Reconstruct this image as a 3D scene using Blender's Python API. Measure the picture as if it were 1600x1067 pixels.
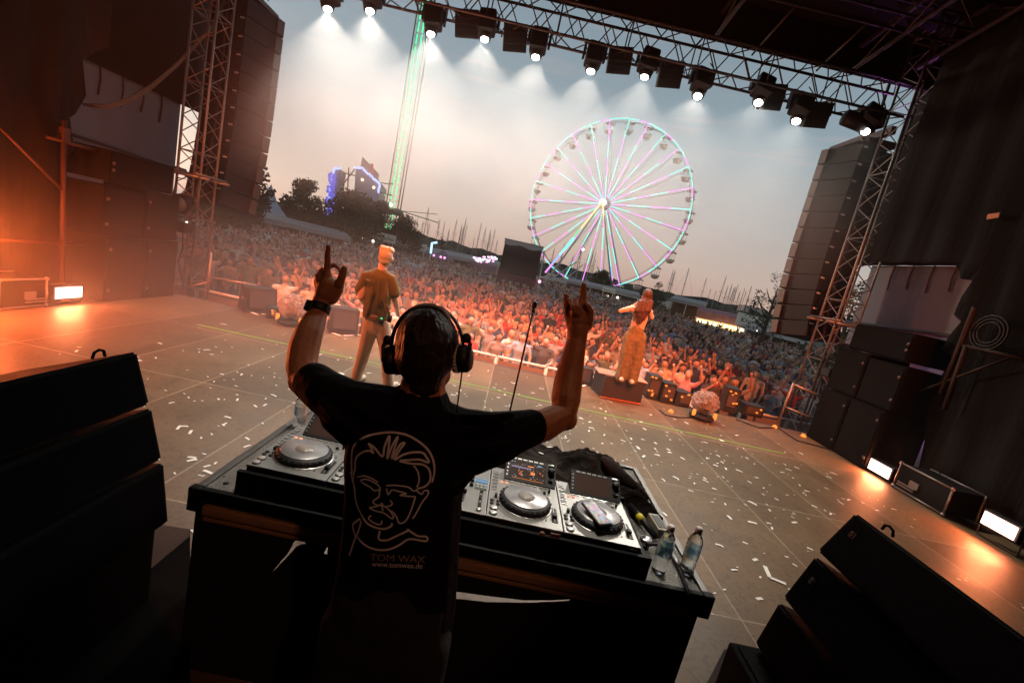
import bpy, bmesh, math, random
import numpy as np
from mathutils import Vector, Matrix, Euler
from mathutils.bvhtree import BVHTree
for o in list(bpy.data.objects): bpy.data.objects.remove(o)
sc = bpy.context.scene
COL = sc.collection
rnd = random.Random(11)
R = math.radians

# ------------------------------------------------------------ camera
H = 2.15
F_, CX, CY = 703., 800., 533.5
ROLL, PITCH, YAW = R(12.8), R(9.6), R(1.4)
def _basis():
    f = Vector((math.sin(YAW)*math.cos(PITCH), math.cos(YAW)*math.cos(PITCH), -math.sin(PITCH)))
    r0 = Vector((math.cos(YAW), -math.sin(YAW), 0)); u0 = r0.cross(f)
    r = r0*math.cos(ROLL)+u0*math.sin(ROLL); u = r.cross(f)
    return Matrix((r, u, -f)).transposed()
CM = _basis(); CP = Vector((0, 0, H))
cam = bpy.data.cameras.new('camera'); co = bpy.data.objects.new('camera', cam); COL.objects.link(co)
co.matrix_world = Matrix.Translation(CP) @ CM.to_4x4()
cam.sensor_width = 36; cam.lens = 36*F_/1600; cam.clip_start = .05; cam.clip_end = 6000
sc.camera = co
def ray(x, y): return CM @ Vector((x-CX, CY-y, -F_))
def Y_(x, y, Y): d = ray(x, y); return CP + d*(Y/d.y)        # point on the plane y = Y
def Z_(x, y, Z): d = ray(x, y); return CP + d*((Z-H)/d.z)
def X_(x, y, X): d = ray(x, y); return CP + d*(X/d.x)

# ------------------------------------------------------------ world, sun, exposure
w = bpy.data.worlds.new('World'); sc.world = w; w.use_nodes = True
wn = w.node_tree; bgn = wn.nodes['Background']
sky = wn.nodes.new('ShaderNodeTexSky'); sky.sky_type = 'NISHITA'; sky.sun_disc = False
SUN_EL, SUN_AZ = R(3.0), R(-55)
sky.sun_elevation = SUN_EL; sky.sun_rotation = SUN_AZ
sky.air_density = 1.2; sky.dust_density = 2.5; sky.ozone_density = 2.0; sky.altitude = 300
hs = wn.nodes.new('ShaderNodeHueSaturation'); hs.inputs['Saturation'].default_value = .55
wn.links.new(sky.outputs[0], hs.inputs['Color'])
tcw = wn.nodes.new('ShaderNodeTexCoord'); sep = wn.nodes.new('ShaderNodeSeparateXYZ'); wn.links.new(tcw.outputs['Generated'], sep.inputs[0])
rmp = wn.nodes.new('ShaderNodeValToRGB'); wn.links.new(sep.outputs['Z'], rmp.inputs[0])
er = rmp.color_ramp.elements; er[0].position = 0; er[0].color = (.56, .37, .30, 1); er[1].position = 1; er[1].color = (.05, .09, .14, 1)
for ps, c in ((.06, (.53, .41, .36)), (.17, (.40, .41, .405)), (.32, (.255, .335, .38)), (.6, (.15, .195, .235))): e = er.new(ps); e.color = (*c, 1)
ml = wn.nodes.new('ShaderNodeVectorMath'); ml.operation = 'SCALE'; ml.inputs['Scale'].default_value = 3.35; wn.links.new(rmp.outputs[0], ml.inputs[0])
mpw = wn.nodes.new('ShaderNodeMapping'); mpw.inputs['Scale'].default_value = (2.2, 2.2, 26); mpw.inputs['Rotation'].default_value = (0, R(3), 0); wn.links.new(tcw.outputs['Generated'], mpw.inputs[0])
cn = wn.nodes.new('ShaderNodeTexNoise'); cn.inputs['Scale'].default_value = 2.6; cn.inputs['Detail'].default_value = 6; wn.links.new(mpw.outputs[0], cn.inputs[0])
cr_ = wn.nodes.new('ShaderNodeMapRange'); wn.links.new(cn.outputs[0], cr_.inputs[0])
for i, v in enumerate((.56, .78, 0, .25)): cr_.inputs[i+1].default_value = v
cm2 = wn.nodes.new('ShaderNodeMix'); cm2.data_type = 'RGBA'; wn.links.new(cr_.outputs[0], cm2.inputs[0]); wn.links.new(ml.outputs[0], cm2.inputs[6]); cm2.inputs[7].default_value = (2.35, 1.55, 1.30, 1)
mxw = wn.nodes.new('ShaderNodeMix'); mxw.data_type = 'RGBA'; mxw.inputs[0].default_value = .8; wn.links.new(hs.outputs[0], mxw.inputs[6]); wn.links.new(cm2.outputs[2], mxw.inputs[7]); wn.links.new(mxw.outputs[2], bgn.inputs['Color'])
bgn.inputs['Strength'].default_value = SKY_S = 0.15
sl = bpy.data.lights.new('sun', 'SUN'); sl.energy = .25; sl.angle = R(4); sl.color = (1, .72, .5)
so = bpy.data.objects.new('sun', sl); COL.objects.link(so)
so.rotation_euler = (math.pi/2-SUN_EL, 0, math.pi-SUN_AZ)
REAR = 72
HAZE, PLUME, WASH, GLOW, TABLE = .057, .19, 4300, 230, 520
sc.view_settings.view_transform = 'Standard'; sc.view_settings.look = 'None'
sc.view_settings.exposure = 1.2; sc.view_settings.gamma = 1
cy = sc.cycles
cy.max_bounces = 5; cy.diffuse_bounces = 2; cy.glossy_bounces = 3; cy.transmission_bounces = 6
cy.volume_bounces = 0; cy.transparent_max_bounces = 12; cy.use_denoising = True
cy.sample_clamp_indirect = 4; cy.caustics_reflective = False; cy.caustics_refractive = False
try: cy.denoiser = 'OPENIMAGEDENOISE'
except Exception: pass

# ------------------------------------------------------------ materials
def mat(name, col, rough=.6, metal=0, var=0., vscale=20, bump=0., bscale=60, emit=None, es=1., spec=.5, alpha=1, trans=0, stretch=None, ior=1.45):
    m = bpy.data.materials.new(name); m.use_nodes = True; nt = m.node_tree; b = nt.nodes['Principled BSDF']
    b.inputs['Base Color'].default_value = (*col, 1); b.inputs['Roughness'].default_value = rough
    b.inputs['Metallic'].default_value = metal; b.inputs['Specular IOR Level'].default_value = spec
    b.inputs['Transmission Weight'].default_value = trans; b.inputs['IOR'].default_value = ior
    b.inputs['Alpha'].default_value = alpha
    if emit: b.inputs['Emission Color'].default_value = (*emit, 1); b.inputs['Emission Strength'].default_value = es
    if var or bump:
        tc = nt.nodes.new('ShaderNodeTexCoord'); src = tc.outputs['Object']
        if stretch:
            mp = nt.nodes.new('ShaderNodeMapping'); mp.inputs['Scale'].default_value = stretch
            nt.links.new(src, mp.inputs[0]); src = mp.outputs[0]
        if var:
            n = nt.nodes.new('ShaderNodeTexNoise'); n.inputs['Scale'].default_value = vscale; n.inputs['Detail'].default_value = 6
            nt.links.new(src, n.inputs[0])
            mx = nt.nodes.new('ShaderNodeMix'); mx.data_type = 'RGBA'
            mx.inputs[6].default_value = (*[c*(1-var) for c in col], 1); mx.inputs[7].default_value = (*[min(1, c*(1+var)) for c in col], 1)
            nt.links.new(n.outputs[0], mx.inputs[0]); nt.links.new(mx.outputs[2], b.inputs['Base Color'])
        if bump:
            n2 = nt.nodes.new('ShaderNodeTexNoise'); n2.inputs['Scale'].default_value = bscale; n2.inputs['Detail'].default_value = 4
            nt.links.new(src, n2.inputs[0]); bp = nt.nodes.new('ShaderNodeBump'); bp.inputs['Strength'].default_value = bump
            bp.inputs['Distance'].default_value = .02
            nt.links.new(n2.outputs[0], bp.inputs['Height']); nt.links.new(bp.outputs[0], b.inputs['Normal'])
    return m
M = {}
M['black'] = mat('black_plastic', (.006, .006, .007), .55, bump=.1)
M['blackfab'] = mat('black_cloth', (.006, .006, .007), .9, var=.4, vscale=8, bump=.5, bscale=10)
M['tshirt'] = mat('tshirt_cotton', (.0018, .0019, .003), .92, var=.3, vscale=9, bump=.7, bscale=14, spec=.2)
M['print'] = mat('shirt_print', (.60, .58, .62), .8, var=.25, vscale=60)
M['drape'] = mat('black_drape', (.0016, .0015, .0015), .95, var=.5, vscale=3, bump=.8, bscale=3, stretch=(4, 4, .3))
M['scrim'] = mat('dark_scrim', (.014, .010, .008), .95, var=.4, vscale=2, bump=.4, bscale=4)
M['roof'] = mat('dark_roof_canvas', (.006, .005, .0045), .9, var=.4, vscale=1)
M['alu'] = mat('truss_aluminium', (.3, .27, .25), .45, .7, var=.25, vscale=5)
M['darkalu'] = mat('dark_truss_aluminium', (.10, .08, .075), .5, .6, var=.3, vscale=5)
M['steel'] = mat('brushed_steel', (.55, .55, .55), .3, 1, var=.1, vscale=30)
M['speaker'] = mat('speaker_black', (.0025, .0025, .003), .8, bump=.3, bscale=120, spec=.1)
M['pa'] = mat('line_array_grey', (.008, .006, .0055), .6, var=.3, vscale=4)
M['deck'] = mat('deck_faceplate', (.27, .27, .255), .38, .35, var=.08, vscale=14)
M['platter'] = mat('jog_platter_metal', (.40, .40, .40), .3, .6, var=.25, vscale=9, bump=.08, bscale=200)
M['btn'] = mat('silver_button', (.6, .6, .58), .3, .6)
M['white'] = mat('white_plastic', (.7, .7, .68), .5)
M['skin'] = mat('dj_skin', (.34, .145, .075), .5, var=.25, vscale=30, bump=.18, bscale=120, spec=.4)
M['hair'] = mat('dark_brown_hair', (.02, .009, .005), .45, spec=.45, var=.6, vscale=40, bump=.9, bscale=90, stretch=(1, 1, .08))
M['case'] = mat('case_metal_top', (.23, .22, .20), .4, .6, var=.35, vscale=60, bump=.6, bscale=120)
M['caseedge'] = mat('case_edge', (.17, .165, .155), .5, .7, var=.2, vscale=20)
M['rail'] = mat('dull_bronze_rail', (.42, .24, .14), .5, .4, var=.4, vscale=8, stretch=(.3, 4, 4))
M['casebody'] = mat('case_laminate', (.003, .003, .0035), .65, spec=.25, var=.3, vscale=9)
M['foam'] = mat('black_foam', (.005, .005, .005), .95)
M['glass'] = mat('clear_bottle_plastic', (.93, .95, .95), .06, trans=1, ior=1.25, bump=.25, bscale=35)
M['water'] = mat('bottle_water', (.9, .95, .95), .02, trans=1, ior=1.33)
M['lblw'] = mat('bottle_label', (.9, .93, .95), .6, trans=.8, ior=1.02)
M['lblb'] = mat('bottle_label_blue', (.2, .5, .85), .5, trans=.7, ior=1.02)
M['yellow'] = mat('yellow_tape', (.75, .62, .03), .5)
M['conf'] = mat('confetti_paper', (.78, .76, .72), .6)
M['green'] = mat('green_floor_tape', (.17, .36, .06), .5)
def emitm(name, col, s): 
    m = mat(name, (.02, .02, .02), .5, emit=col, es=s*.45); return m
M['lens'] = emitm('lit_lens', (1, .97, .9), 40)
M['led'] = emitm('led_flood_face', (1, .55, .44), 8)
M['wallw'] = mat('pale_tarpaulin', (.31, .29, .33), .8, var=.12, vscale=2, bump=.15, bscale=2)

# ------------------------------------------------------------ object helpers
def tag(o, label=None, cat=None, group=None, kind=None):
    if label: o['label'] = label
    if cat: o['category'] = cat
    if group: o['group'] = group
    if kind: o['kind'] = kind
    return o
def empty(name, loc=(0, 0, 0), label=None, cat=None, group=None):
    o = bpy.data.objects.new(name, None); o.empty_display_size = .1; COL.objects.link(o); o.location = loc
    return tag(o, label, cat, group)
def link_mesh(name, me, parent=None):
    o = bpy.data.objects.new(name, me); COL.objects.link(o)
    if parent is not None:
        o.parent = parent
        bpy.context.view_layer.update()
        o.matrix_parent_inverse = parent.matrix_world.inverted()
    return o
class MB:
    def __init__(s): s.v = []; s.f = []; s.m = []; s.mats = []; s.sm = []; s.ch = []
    def mi(s, m):
        if m not in s.mats: s.mats.append(m)
        return s.mats.index(m)
    def add(s, vs, fs, m, smooth=False):
        k = len(s.v); s.ch.append((k, len(s.f))); s.v += [tuple(v) for v in vs]; i = s.mi(m)
        for f in fs: s.f.append([a+k for a in f]); s.m.append(i); s.sm.append(smooth)
        return s
    def box(s, c, d, m, rot=None, bev=0):
        x, y, z = [a/2 for a in d]
        P = [Vector((sx*x, sy*y, sz*z)) for sx in (-1, 1) for sy in (-1, 1) for sz in (-1, 1)]
        F = [(0, 1, 3, 2), (4, 6, 7, 5), (0, 4, 5, 1), (2, 3, 7, 6), (0, 2, 6, 4), (1, 5, 7, 3)]
        if bev:
            bm = bmesh.new(); vv = [bm.verts.new(p) for p in P]; [bm.faces.new([vv[i] for i in f]) for f in F]
            bmesh.ops.bevel(bm, geom=bm.edges[:], offset=bev, segments=2, affect='EDGES', profile=.6)
            bm.verts.index_update(); P = [v.co.copy() for v in bm.verts]; F = [[v.index for v in f.verts] for f in bm.faces]; bm.free()
        Q = rot if rot is not None else Matrix.Identity(3)
        if isinstance(Q, (Euler,)): Q = Q.to_matrix()
        C = Vector(c)
        return s.add([Q @ p + C for p in P], F, m)
    def tube(s, p0, p1, r, m, n=8, r1=None, caps=True):
        return s.path([p0, p1], [r, r if r1 is None else r1], m, n, caps)
    def path(s, pts, rs, m, n=8, caps=True, flat=1.0, ref=None):
        pts = [Vector(p) for p in pts]
        if not isinstance(rs, (list, tuple)): rs = [rs]*len(pts)
        V = []; u = None
        for i, p in enumerate(pts):
            t = (pts[min(i+1, len(pts)-1)]-pts[max(i-1, 0)])
            t = t.normalized() if t.length > 1e-9 else Vector((0, 0, 1))
            if u is None:
                a = Vector(ref) if ref else (Vector((0, 0, 1)) if abs(t.z) < .9 else Vector((1, 0, 0)))
                u = (a-t*a.dot(t)).normalized()
            else:
                u = u-t*u.dot(t); u = u.normalized() if u.length > 1e-6 else t.orthogonal().normalized()
            v = t.cross(u)
            for k in range(n):
                a = 2*math.pi*k/n; V.append(p+(u*math.cos(a)*rs[i]+v*math.sin(a)*rs[i]*flat))
        F = [(i*n+k, i*n+(k+1) % n, (i+1)*n+(k+1) % n, (i+1)*n+k) for i in range(len(pts)-1) for k in range(n)]
        if caps: F += [tuple(range(n-1, -1, -1)), tuple((len(pts)-1)*n+k for k in range(n))]
        return s.add(V, F, m, True)
    def lathe(s, c, prof, m, n=20, axis=(0, 0, 1)):
        q = Vector((0, 0, 1)).rotation_difference(Vector(axis)).to_matrix(); C = Vector(c); V = []
        for r, z in prof:
            for k in range(n):
                a = 2*math.pi*k/n; V.append(C+q @ Vector((r*math.cos(a), r*math.sin(a), z)))
        L = len(prof)
        F = [(i*n+k, i*n+(k+1) % n, (i+1)*n+(k+1) % n, (i+1)*n+k) for i in range(L-1) for k in range(n)]
        F += [tuple(range(n-1, -1, -1)), tuple((L-1)*n+k for k in range(n))]
        return s.add(V, F, m, True)
    def ell(s, c, r, m, nu=14, nv=9, rot=None):
        V = []; C = Vector(c); Q = rot if rot is not None else Matrix.Identity(3)
        V.append(C+Q @ Vector((0, 0, -r[2])))
        for j in range(1, nv):
            b = -math.pi/2+math.pi*j/nv
            for i in range(nu):
                a = 2*math.pi*i/nu; V.append(C+Q @ Vector((r[0]*math.cos(b)*math.cos(a), r[1]*math.cos(b)*math.sin(a), r[2]*math.sin(b))))
        V.append(C+Q @ Vector((0, 0, r[2])))
        F = [(0, 1+(i+1) % nu, 1+i) for i in range(nu)]
        for j in range(nv-2):
            for i in range(nu):
                a = 1+j*nu; F.append((a+i, a+(i+1) % nu, a+nu+(i+1) % nu, a+nu+i))
        L = len(V)-1; a = 1+(nv-2)*nu
        F += [(a+i, a+(i+1) % nu, L) for i in range(nu)]
        return s.add(V, F, m, True)
    def prism(s, pts, d, m):
        "closed polygon (3D points) extruded by vector d"
        d = Vector(d); n = len(pts); P = [Vector(p) for p in pts]
        return s.add(P+[p+d for p in P], [tuple(range(n-1, -1, -1)), tuple(range(n, 2*n))]+[(i, (i+1) % n, n+(i+1) % n, n+i) for i in range(n)], m)
    def mesh(s, name):
        me = bpy.data.meshes.new(name); me.from_pydata(s.v, [], s.f)
        for m in s.mats: me.materials.append(m)
        me.polygons.foreach_set('material_index', s.m); me.polygons.foreach_set('use_smooth', s.sm); me.update()
        bm = bmesh.new(); bm.from_mesh(me); bmesh.ops.recalc_face_normals(bm, faces=bm.faces); bm.to_mesh(me); bm.free()
        return me
    def build(s, name, parent=None, label=None, cat=None, group=None, kind=None):
        return tag(link_mesh(name, s.mesh(name), parent), label, cat, group, kind)
def build_each(s, name, parent=None):
    "one object per added piece"
    out = []; ch = s.ch+[(len(s.v), len(s.f))]
    for (v0, f0), (v1, f1) in zip(ch, ch[1:]):
        q = MB(); q.v = s.v[v0:v1]; q.f = [[a-v0 for a in f] for f in s.f[f0:f1]]; q.mats = [s.mats[s.m[f0]]]; q.m = [0]*(f1-f0); q.sm = s.sm[f0:f1]
        out.append(q.build(name, parent))
    return out
ORD = ['first', 'second', 'third', 'fourth', 'fifth', 'sixth', 'seventh', 'eighth', 'ninth', 'tenth', 'eleventh', 'twelfth', 'thirteenth', 'fourteenth', 'fifteenth', 'sixteenth', 'seventeenth', 'eighteenth', 'nineteenth', 'twentieth']
ORD += ['twenty-'+o for o in ORD[:9]]+['thirtieth']+['thirty-'+o for o in ORD[:9]]+['fortieth']+['forty-'+o for o in ORD[:9]]+['fiftieth']
MB.build_each = build_each
def copy_tree(o, parent=None):
    c = o.copy(); COL.objects.link(c)
    if parent is not None: c.parent = parent
    for ch in list(o.children): copy_tree(ch, c)
    return c
def lights(name, kind, loc, target, energy, color, **kw):
    l = bpy.data.lights.new(name, kind); l.energy = energy; l.color = color
    for k, v in kw.items(): setattr(l, k, v)
    o = bpy.data.objects.new(name, l); COL.objects.link(o); o.location = loc
    d = Vector(target)-Vector(loc); o.rotation_euler = d.to_track_quat('-Z', 'Y').to_euler()
    return o

# body made of closed primitives -> voxel remesh -> one continuous surface with one material per primitive region
class Body:
    def __init__(s): s.mb = MB(); s.seg = []
    def limb(s, pts, rs, m, flat=1.0, ref=None):
        pts = [Vector(p) for p in pts]
        s.mb.path(pts, rs, m, 12, True, flat, ref)
        s.mb.ell(pts[0], (rs[0]*min(1, flat*1.0),)*3, m, 10, 7); s.mb.ell(pts[-1], (rs[-1]*min(1, flat),)*3, m, 10, 7)
        for i in range(len(pts)-1): s.seg.append((pts[i], pts[i+1], rs[i], rs[i+1], m))
        return s
    def blob(s, c, r, m, rot=None):
        s.mb.ell(c, r, m, 18, 12, rot); s.seg.append((Vector(c), Vector(c), min(r), min(r), m)); return s
    def build(s, name, voxel, smooth=3, parent=None, decim=None, mesh_only=False):
        me = s.mb.mesh(name+'_src'); mats = s.mb.mats
        o = bpy.data.objects.new('tmp', me); COL.objects.link(o)
        md = o.modifiers.new('r', 'REMESH'); md.mode = 'VOXEL'; md.voxel_size = voxel; md.use_smooth_shade = True
        if smooth: ms = o.modifiers.new('s', 'SMOOTH'); ms.iterations = smooth; ms.factor = .5
        if decim: dd = o.modifiers.new('d', 'DECIMATE'); dd.ratio = decim
        dg = bpy.context.evaluated_depsgraph_get(); dg.update()
        out = bpy.data.meshes.new_from_object(o.evaluated_get(dg), depsgraph=dg)
        bpy.data.objects.remove(o); out.name = name
        out.materials.clear()
        for m in mats: out.materials.append(m)
        n = len(out.polygons)
        if len(mats) > 1:
            c = np.empty(n*3); out.polygons.foreach_get('center', c); c = c.reshape(-1, 3)
            best = np.full(n, 1e9); idx = np.zeros(n, int)
            for a, b, r0, r1, m in s.seg:
                a = np.array(a); b = np.array(b); ab = b-a; L = ab.dot(ab)
                t = np.clip(((c-a) @ ab)/L, 0, 1) if L > 1e-12 else np.zeros(n)
                d = np.linalg.norm(c-(a+t[:, None]*ab), axis=1)-(r0+(r1-r0)*t)
                k = d < best; best[k] = d[k]; idx[k] = mats.index(m)
            out.polygons.foreach_set('material_index', idx.astype(np.int32))
        else: out.polygons.foreach_set('material_index', np.zeros(n, np.int32))
        out.polygons.foreach_set('use_smooth', np.ones(n, bool)); out.update()
        if mesh_only: return out
        return link_mesh(name, out, parent)
# ============================================================ setting
GZ = -1.2
b = MB(); b.add([(-900, -200, GZ), (900, -200, GZ), (900, 3000, GZ), (-900, 3000, GZ)], [(0, 1, 2, 3)], mat('trodden_ground', (.09, .075, .055), .95, var=.4, vscale=.3))
b.build('ground', kind='structure')
b = MB(); b.add([(-900, 150, GZ+.05), (900, 230, GZ+.05), (900, 1400, GZ+.05), (-900, 1400, GZ+.05)], [(0, 1, 2, 3)], mat('lake_water', (.12, .15, .17), .15, bump=.3, bscale=.4))
b.build('water', kind='structure')
b = MB()
mh = mat('far_wooded_hill', (.035, .045, .04), .95, var=.3, vscale=.02)
for s_, (y0, hh, x0, x1) in enumerate(((1250, 34, -900, 900), (900, 17, -500, 900))):
    n = 220; V = []
    for i in range(n+1):
        x = x0+(x1-x0)*i/n
        h = hh*(.62+.2*math.sin(i*.11+s_)+.12*math.sin(i*.37+2*s_))+rnd.uniform(0, 2.5)
        V += [(x, y0, GZ), (x, y0+8, GZ+h), (x, y0+160, GZ+h*.8)]
    b.add(V, [(3*i+k, 3*i+3+k, 3*i+4+k, 3*i+1+k) for i in range(n) for k in (0, 1)], mh, True)
b.build('hills', kind='structure')

# stage floor: laminated panels with pale joints
mf = bpy.data.materials.new('stage_floor_panels'); mf.use_nodes = True; nt = mf.node_tree; bs = nt.nodes['Principled BSDF']
tc = nt.nodes.new('ShaderNodeTexCoord'); mp = nt.nodes.new('ShaderNodeMapping'); mp.inputs['Location'].default_value = (1.13, 1.4, 0)
nt.links.new(tc.outputs['Object'], mp.inputs[0])
br = nt.nodes.new('ShaderNodeTexBrick'); br.offset = 0; br.offset_frequency = 2
for k, v in (('Scale', 1), ('Brick Width', 1.1), ('Row Height', 2.17), ('Mortar Size', .009), ('Mortar Smooth', .3), ('Bias', 0)): br.inputs[k].default_value = v
br.inputs['Color1'].default_value = (.100, .060, .029, 1); br.inputs['Color2'].default_value = (.175, .110, .054, 1); bs.inputs['Specular IOR Level'].default_value = .3; br.inputs['Mortar'].default_value = (.27, .20, .135, 1)
nt.links.new(mp.outputs[0], br.inputs[0])
no = nt.nodes.new('ShaderNodeTexNoise'); no.inputs['Scale'].default_value = 1.3; no.inputs['Detail'].default_value = 8; no.inputs['Roughness'].default_value = .7; nt.links.new(tc.outputs['Object'], no.inputs[0])
rp = nt.nodes.new('ShaderNodeMapRange'); rp.inputs[1].default_value = .3; rp.inputs[2].default_value = .7; rp.inputs[3].default_value = .72; rp.inputs[4].default_value = 1.2; nt.links.new(no.outputs[0], rp.inputs[0])
n3 = nt.nodes.new('ShaderNodeTexNoise'); n3.inputs['Scale'].default_value = 9; n3.inputs['Detail'].default_value = 8; n3.inputs['Distortion'].default_value = 2.5; nt.links.new(tc.outputs['Object'], n3.inputs[0])
r3 = nt.nodes.new('ShaderNodeMapRange'); nt.links.new(n3.outputs[0], r3.inputs[0])
for i, v in enumerate((.36, .5, .72, 1)): r3.inputs[i+1].default_value = v
m3 = nt.nodes.new('ShaderNodeMath'); m3.operation = 'MULTIPLY'; nt.links.new(rp.outputs[0], m3.inputs[0]); nt.links.new(r3.outputs[0], m3.inputs[1])
mx = nt.nodes.new('ShaderNodeVectorMath'); mx.operation = 'SCALE'; nt.links.new(br.outputs[0], mx.inputs[0]); nt.links.new(m3.outputs[0], mx.inputs['Scale']); nt.links.new(mx.outputs[0], bs.inputs['Base Color'])
r2 = nt.nodes.new('ShaderNodeMapRange'); r2.inputs[1].default_value = .3; r2.inputs[2].default_value = .7; r2.inputs[3].default_value = .42; r2.inputs[4].default_value = .6; nt.links.new(no.outputs[0], r2.inputs[0]); nt.links.new(r2.outputs[0], bs.inputs['Roughness'])
SX, SF = 7.35, 9.35
b = MB(); b.box((0, (SF-4)/2, -.05), (2*SX, SF+4, .1), mf); b.build('stage_floor', kind='structure')
b = MB(); b.box((0, SF+.02, -.66), (2*SX, .04, 1.06), M['blackfab']); b.box((0, SF+.03, -.06), (2*SX, .06, .13), M['darkalu'])
b.build('stage_skirt', label='dark skirt below the front edge of the stage', cat='stage skirt')
b = MB(); b.box((.1, 7.45, .003), (10.3, .035, .004), M['green'])
b.build('floor_tape', label='thin green tape line running across the stage floor', cat='tape')

# confetti strips, each its own object
cm = []
for k in range(6):
    b = MB(); L = .050+.008*k; W = .020+.003*(k % 3)
    V = []; n = 4; cu = rnd.uniform(-.35, .35)
    for i in range(n+1):
        t = i/n-.5; V += [(t*L, -W/2, .004+abs(cu)*.012*(1-4*t*t)+.001), (t*L, W/2, .004+abs(cu)*.012*(1-4*t*t))]
    b.add(V, [(2*i, 2*i+2, 2*i+3, 2*i+1) for i in range(n)], M['conf']); cm.append(b.mesh('confetti'))
cl = [(1.6, 4.6, 1.0), (2.6, 5.2, .9), (3.4, 4.7, .8), (1.2, 6.2, .8), (4.2, 5.6, .9), (-1.9, 4.0, .7), (3.0, 3.6, .6), (4.8, 6.6, .7), (-1.4, 6.4, .9), (2.2, 6.6, .9), (2.6, 5.9, .5), (-3.3, 5.8, .9), (-2.4, 4.6, .8), (-3.6, 4.2, .8), (-1.6, 5.4, 1.0), (-.3, 6.2, 1.0), (-2.6, 3.2, .5)]
nconf = 0
while nconf < 285:
    if rnd.random() < .6:
        c = rnd.choice(cl); x = rnd.gauss(c[0], c[2]*1.25); y = rnd.gauss(c[1], c[2])
    else: x = rnd.uniform(-4.5, 5.8); y = rnd.uniform(1.8, 9)
    if not (-6 < x < 6.2 and 1.2 < y < 9.1) or (abs(x) < 1.3 and y < 3.2) or (abs(x) > 1.2 and y < 2.3): continue
    o = bpy.data.objects.new('confetti_strip', rnd.choice(cm)); COL.objects.link(o)
    o.location = (x, y, 0); o.rotation_euler = (0, 0, rnd.gauss(2.6, .9)); s_ = rnd.uniform(.75, 1.25); o.scale = (s_, s_, 1)
    tag(o, 'small white confetti strip lying on the stage floor', 'confetti', 'white confetti strips scattered over the stage floor'); nconf += 1
b = MB()
for k in range(420):
    if rnd.random() < .5:
        c = rnd.choice(cl); x = rnd.gauss(c[0], c[2]*1.3); y = rnd.gauss(c[1], c[2]*1.1)
    else: x = rnd.uniform(-4.5, 5.8); y = rnd.uniform(2.5, 9)
    if not (-6 < x < 6.2 and 1.2 < y < 9.1) or (abs(x) < 1.3 and y < 3.2) or (abs(x) > 1.2 and y < 2.3): continue
    a = rnd.gauss(2.6, 1); L = rnd.uniform(.010, .020); u = Vector((math.cos(a), math.sin(a), 0))*L; v = Vector((-math.sin(a), math.cos(a), 0))*L*.45; o_ = Vector((x, y, .004)); e_ = Vector((0, 0, rnd.uniform(0, .006)))
    b.add([o_-u-v, o_+u-v+e_, o_+u+v+e_, o_-u+v], [(0, 1, 2, 3)], M['conf'])
b.build('confetti_litter', label='fine white confetti flecks sprinkled between the larger strips', cat='confetti litter', kind='stuff')
b = MB(); b.box((0, .55, .004), (2.9, 2.3, .006), mat('blackout_sheet', (.0025, .0025, .0025), .95, spec=.1)); b.build('floor_blackout', label='added black sheet covering the lit floor under the person at the table', cat='dark sheet')  # black sheet added to hide light falling on the floor here
b = MB()
for p, q in (((1195, 884), (1203, 902)), ((1203, 902), (1228, 912))):
    p = Z_(*p, .004); q = Z_(*q, .004); d = (q-p).normalized(); nn = Vector((-d.y, d.x, 0))*.018
    b.prism([p-nn, q-nn, q+nn, p+nn], (0, 0, .003), M['conf'])
b.build('paper_streamer', label='bent white paper streamer on the floor right of the table', cat='streamer')

# ============================================================ trusses
def truss(p0, p1, wa, wb, up, name, label, mats, parent=None, r=.025, step=.5, chordname='chord'):
    p0 = Vector(p0); p1 = Vector(p1); t = (p1-p0).normalized(); u = Vector(up); u = (u-t*u.dot(t)).normalized(); v = t.cross(u); L = (p1-p0).length
    root = parent or empty(name, p0, label, 'truss')
    cor = [(-1, -1), (1, -1), (1, 1), (-1, 1)]
    off = [u*(a*wa/2)+v*(c*wb/2) for a, c in cor]
    for o in off:
        b = MB(); b.tube(p0+o, p1+o, r, mats); b.build(chordname, root)
    b = MB(); n = max(2, int(L/step))
    for k in range(4):
        a, c = off[k], off[(k+1) % 4]
        for i in range(n):
            q0 = p0+t*(L*i/n); q1 = p0+t*(L*(i+1)/n)
            if i % 2: a_, c_ = c, a
            else: a_, c_ = a, c
            b.tube(q0+a_, q1+c_, r*.45, mats, 5, caps=False)
            if i % 4 == 0: b.tube(q0+a, q0+c, r*.5, mats, 5, caps=False)
    b.build('lattice', root)
    return root
TY = 10.3
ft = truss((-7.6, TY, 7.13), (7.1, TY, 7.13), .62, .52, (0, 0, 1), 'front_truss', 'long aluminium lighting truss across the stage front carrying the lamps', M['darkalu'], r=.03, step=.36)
tl = empty('tower_truss', (-7.33, TY, GZ), 'left aluminium truss tower at the stage corner with cable loop', 'truss tower', 'truss towers at the stage corners')
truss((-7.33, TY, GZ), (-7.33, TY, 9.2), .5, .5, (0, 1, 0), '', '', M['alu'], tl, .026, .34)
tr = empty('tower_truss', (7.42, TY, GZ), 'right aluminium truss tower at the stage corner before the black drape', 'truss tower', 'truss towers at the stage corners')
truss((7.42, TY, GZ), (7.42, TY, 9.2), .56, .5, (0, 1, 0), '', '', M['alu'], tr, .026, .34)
for root, x in ((tl, -7.33), (tr, 7.42)):
    for z in (2.45,):
        b = MB()
        for s_ in (-1, 1):
            b.tube((x-.5, TY+s_*.33, z), (x+.5, TY+s_*.33, z), .03, M['alu']); b.tube((x+s_*.33, TY-.5, z+.06), (x+s_*.33, TY+.5, z+.06), .025, M['alu'])
        b.build('clamp_frame', root)
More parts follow.
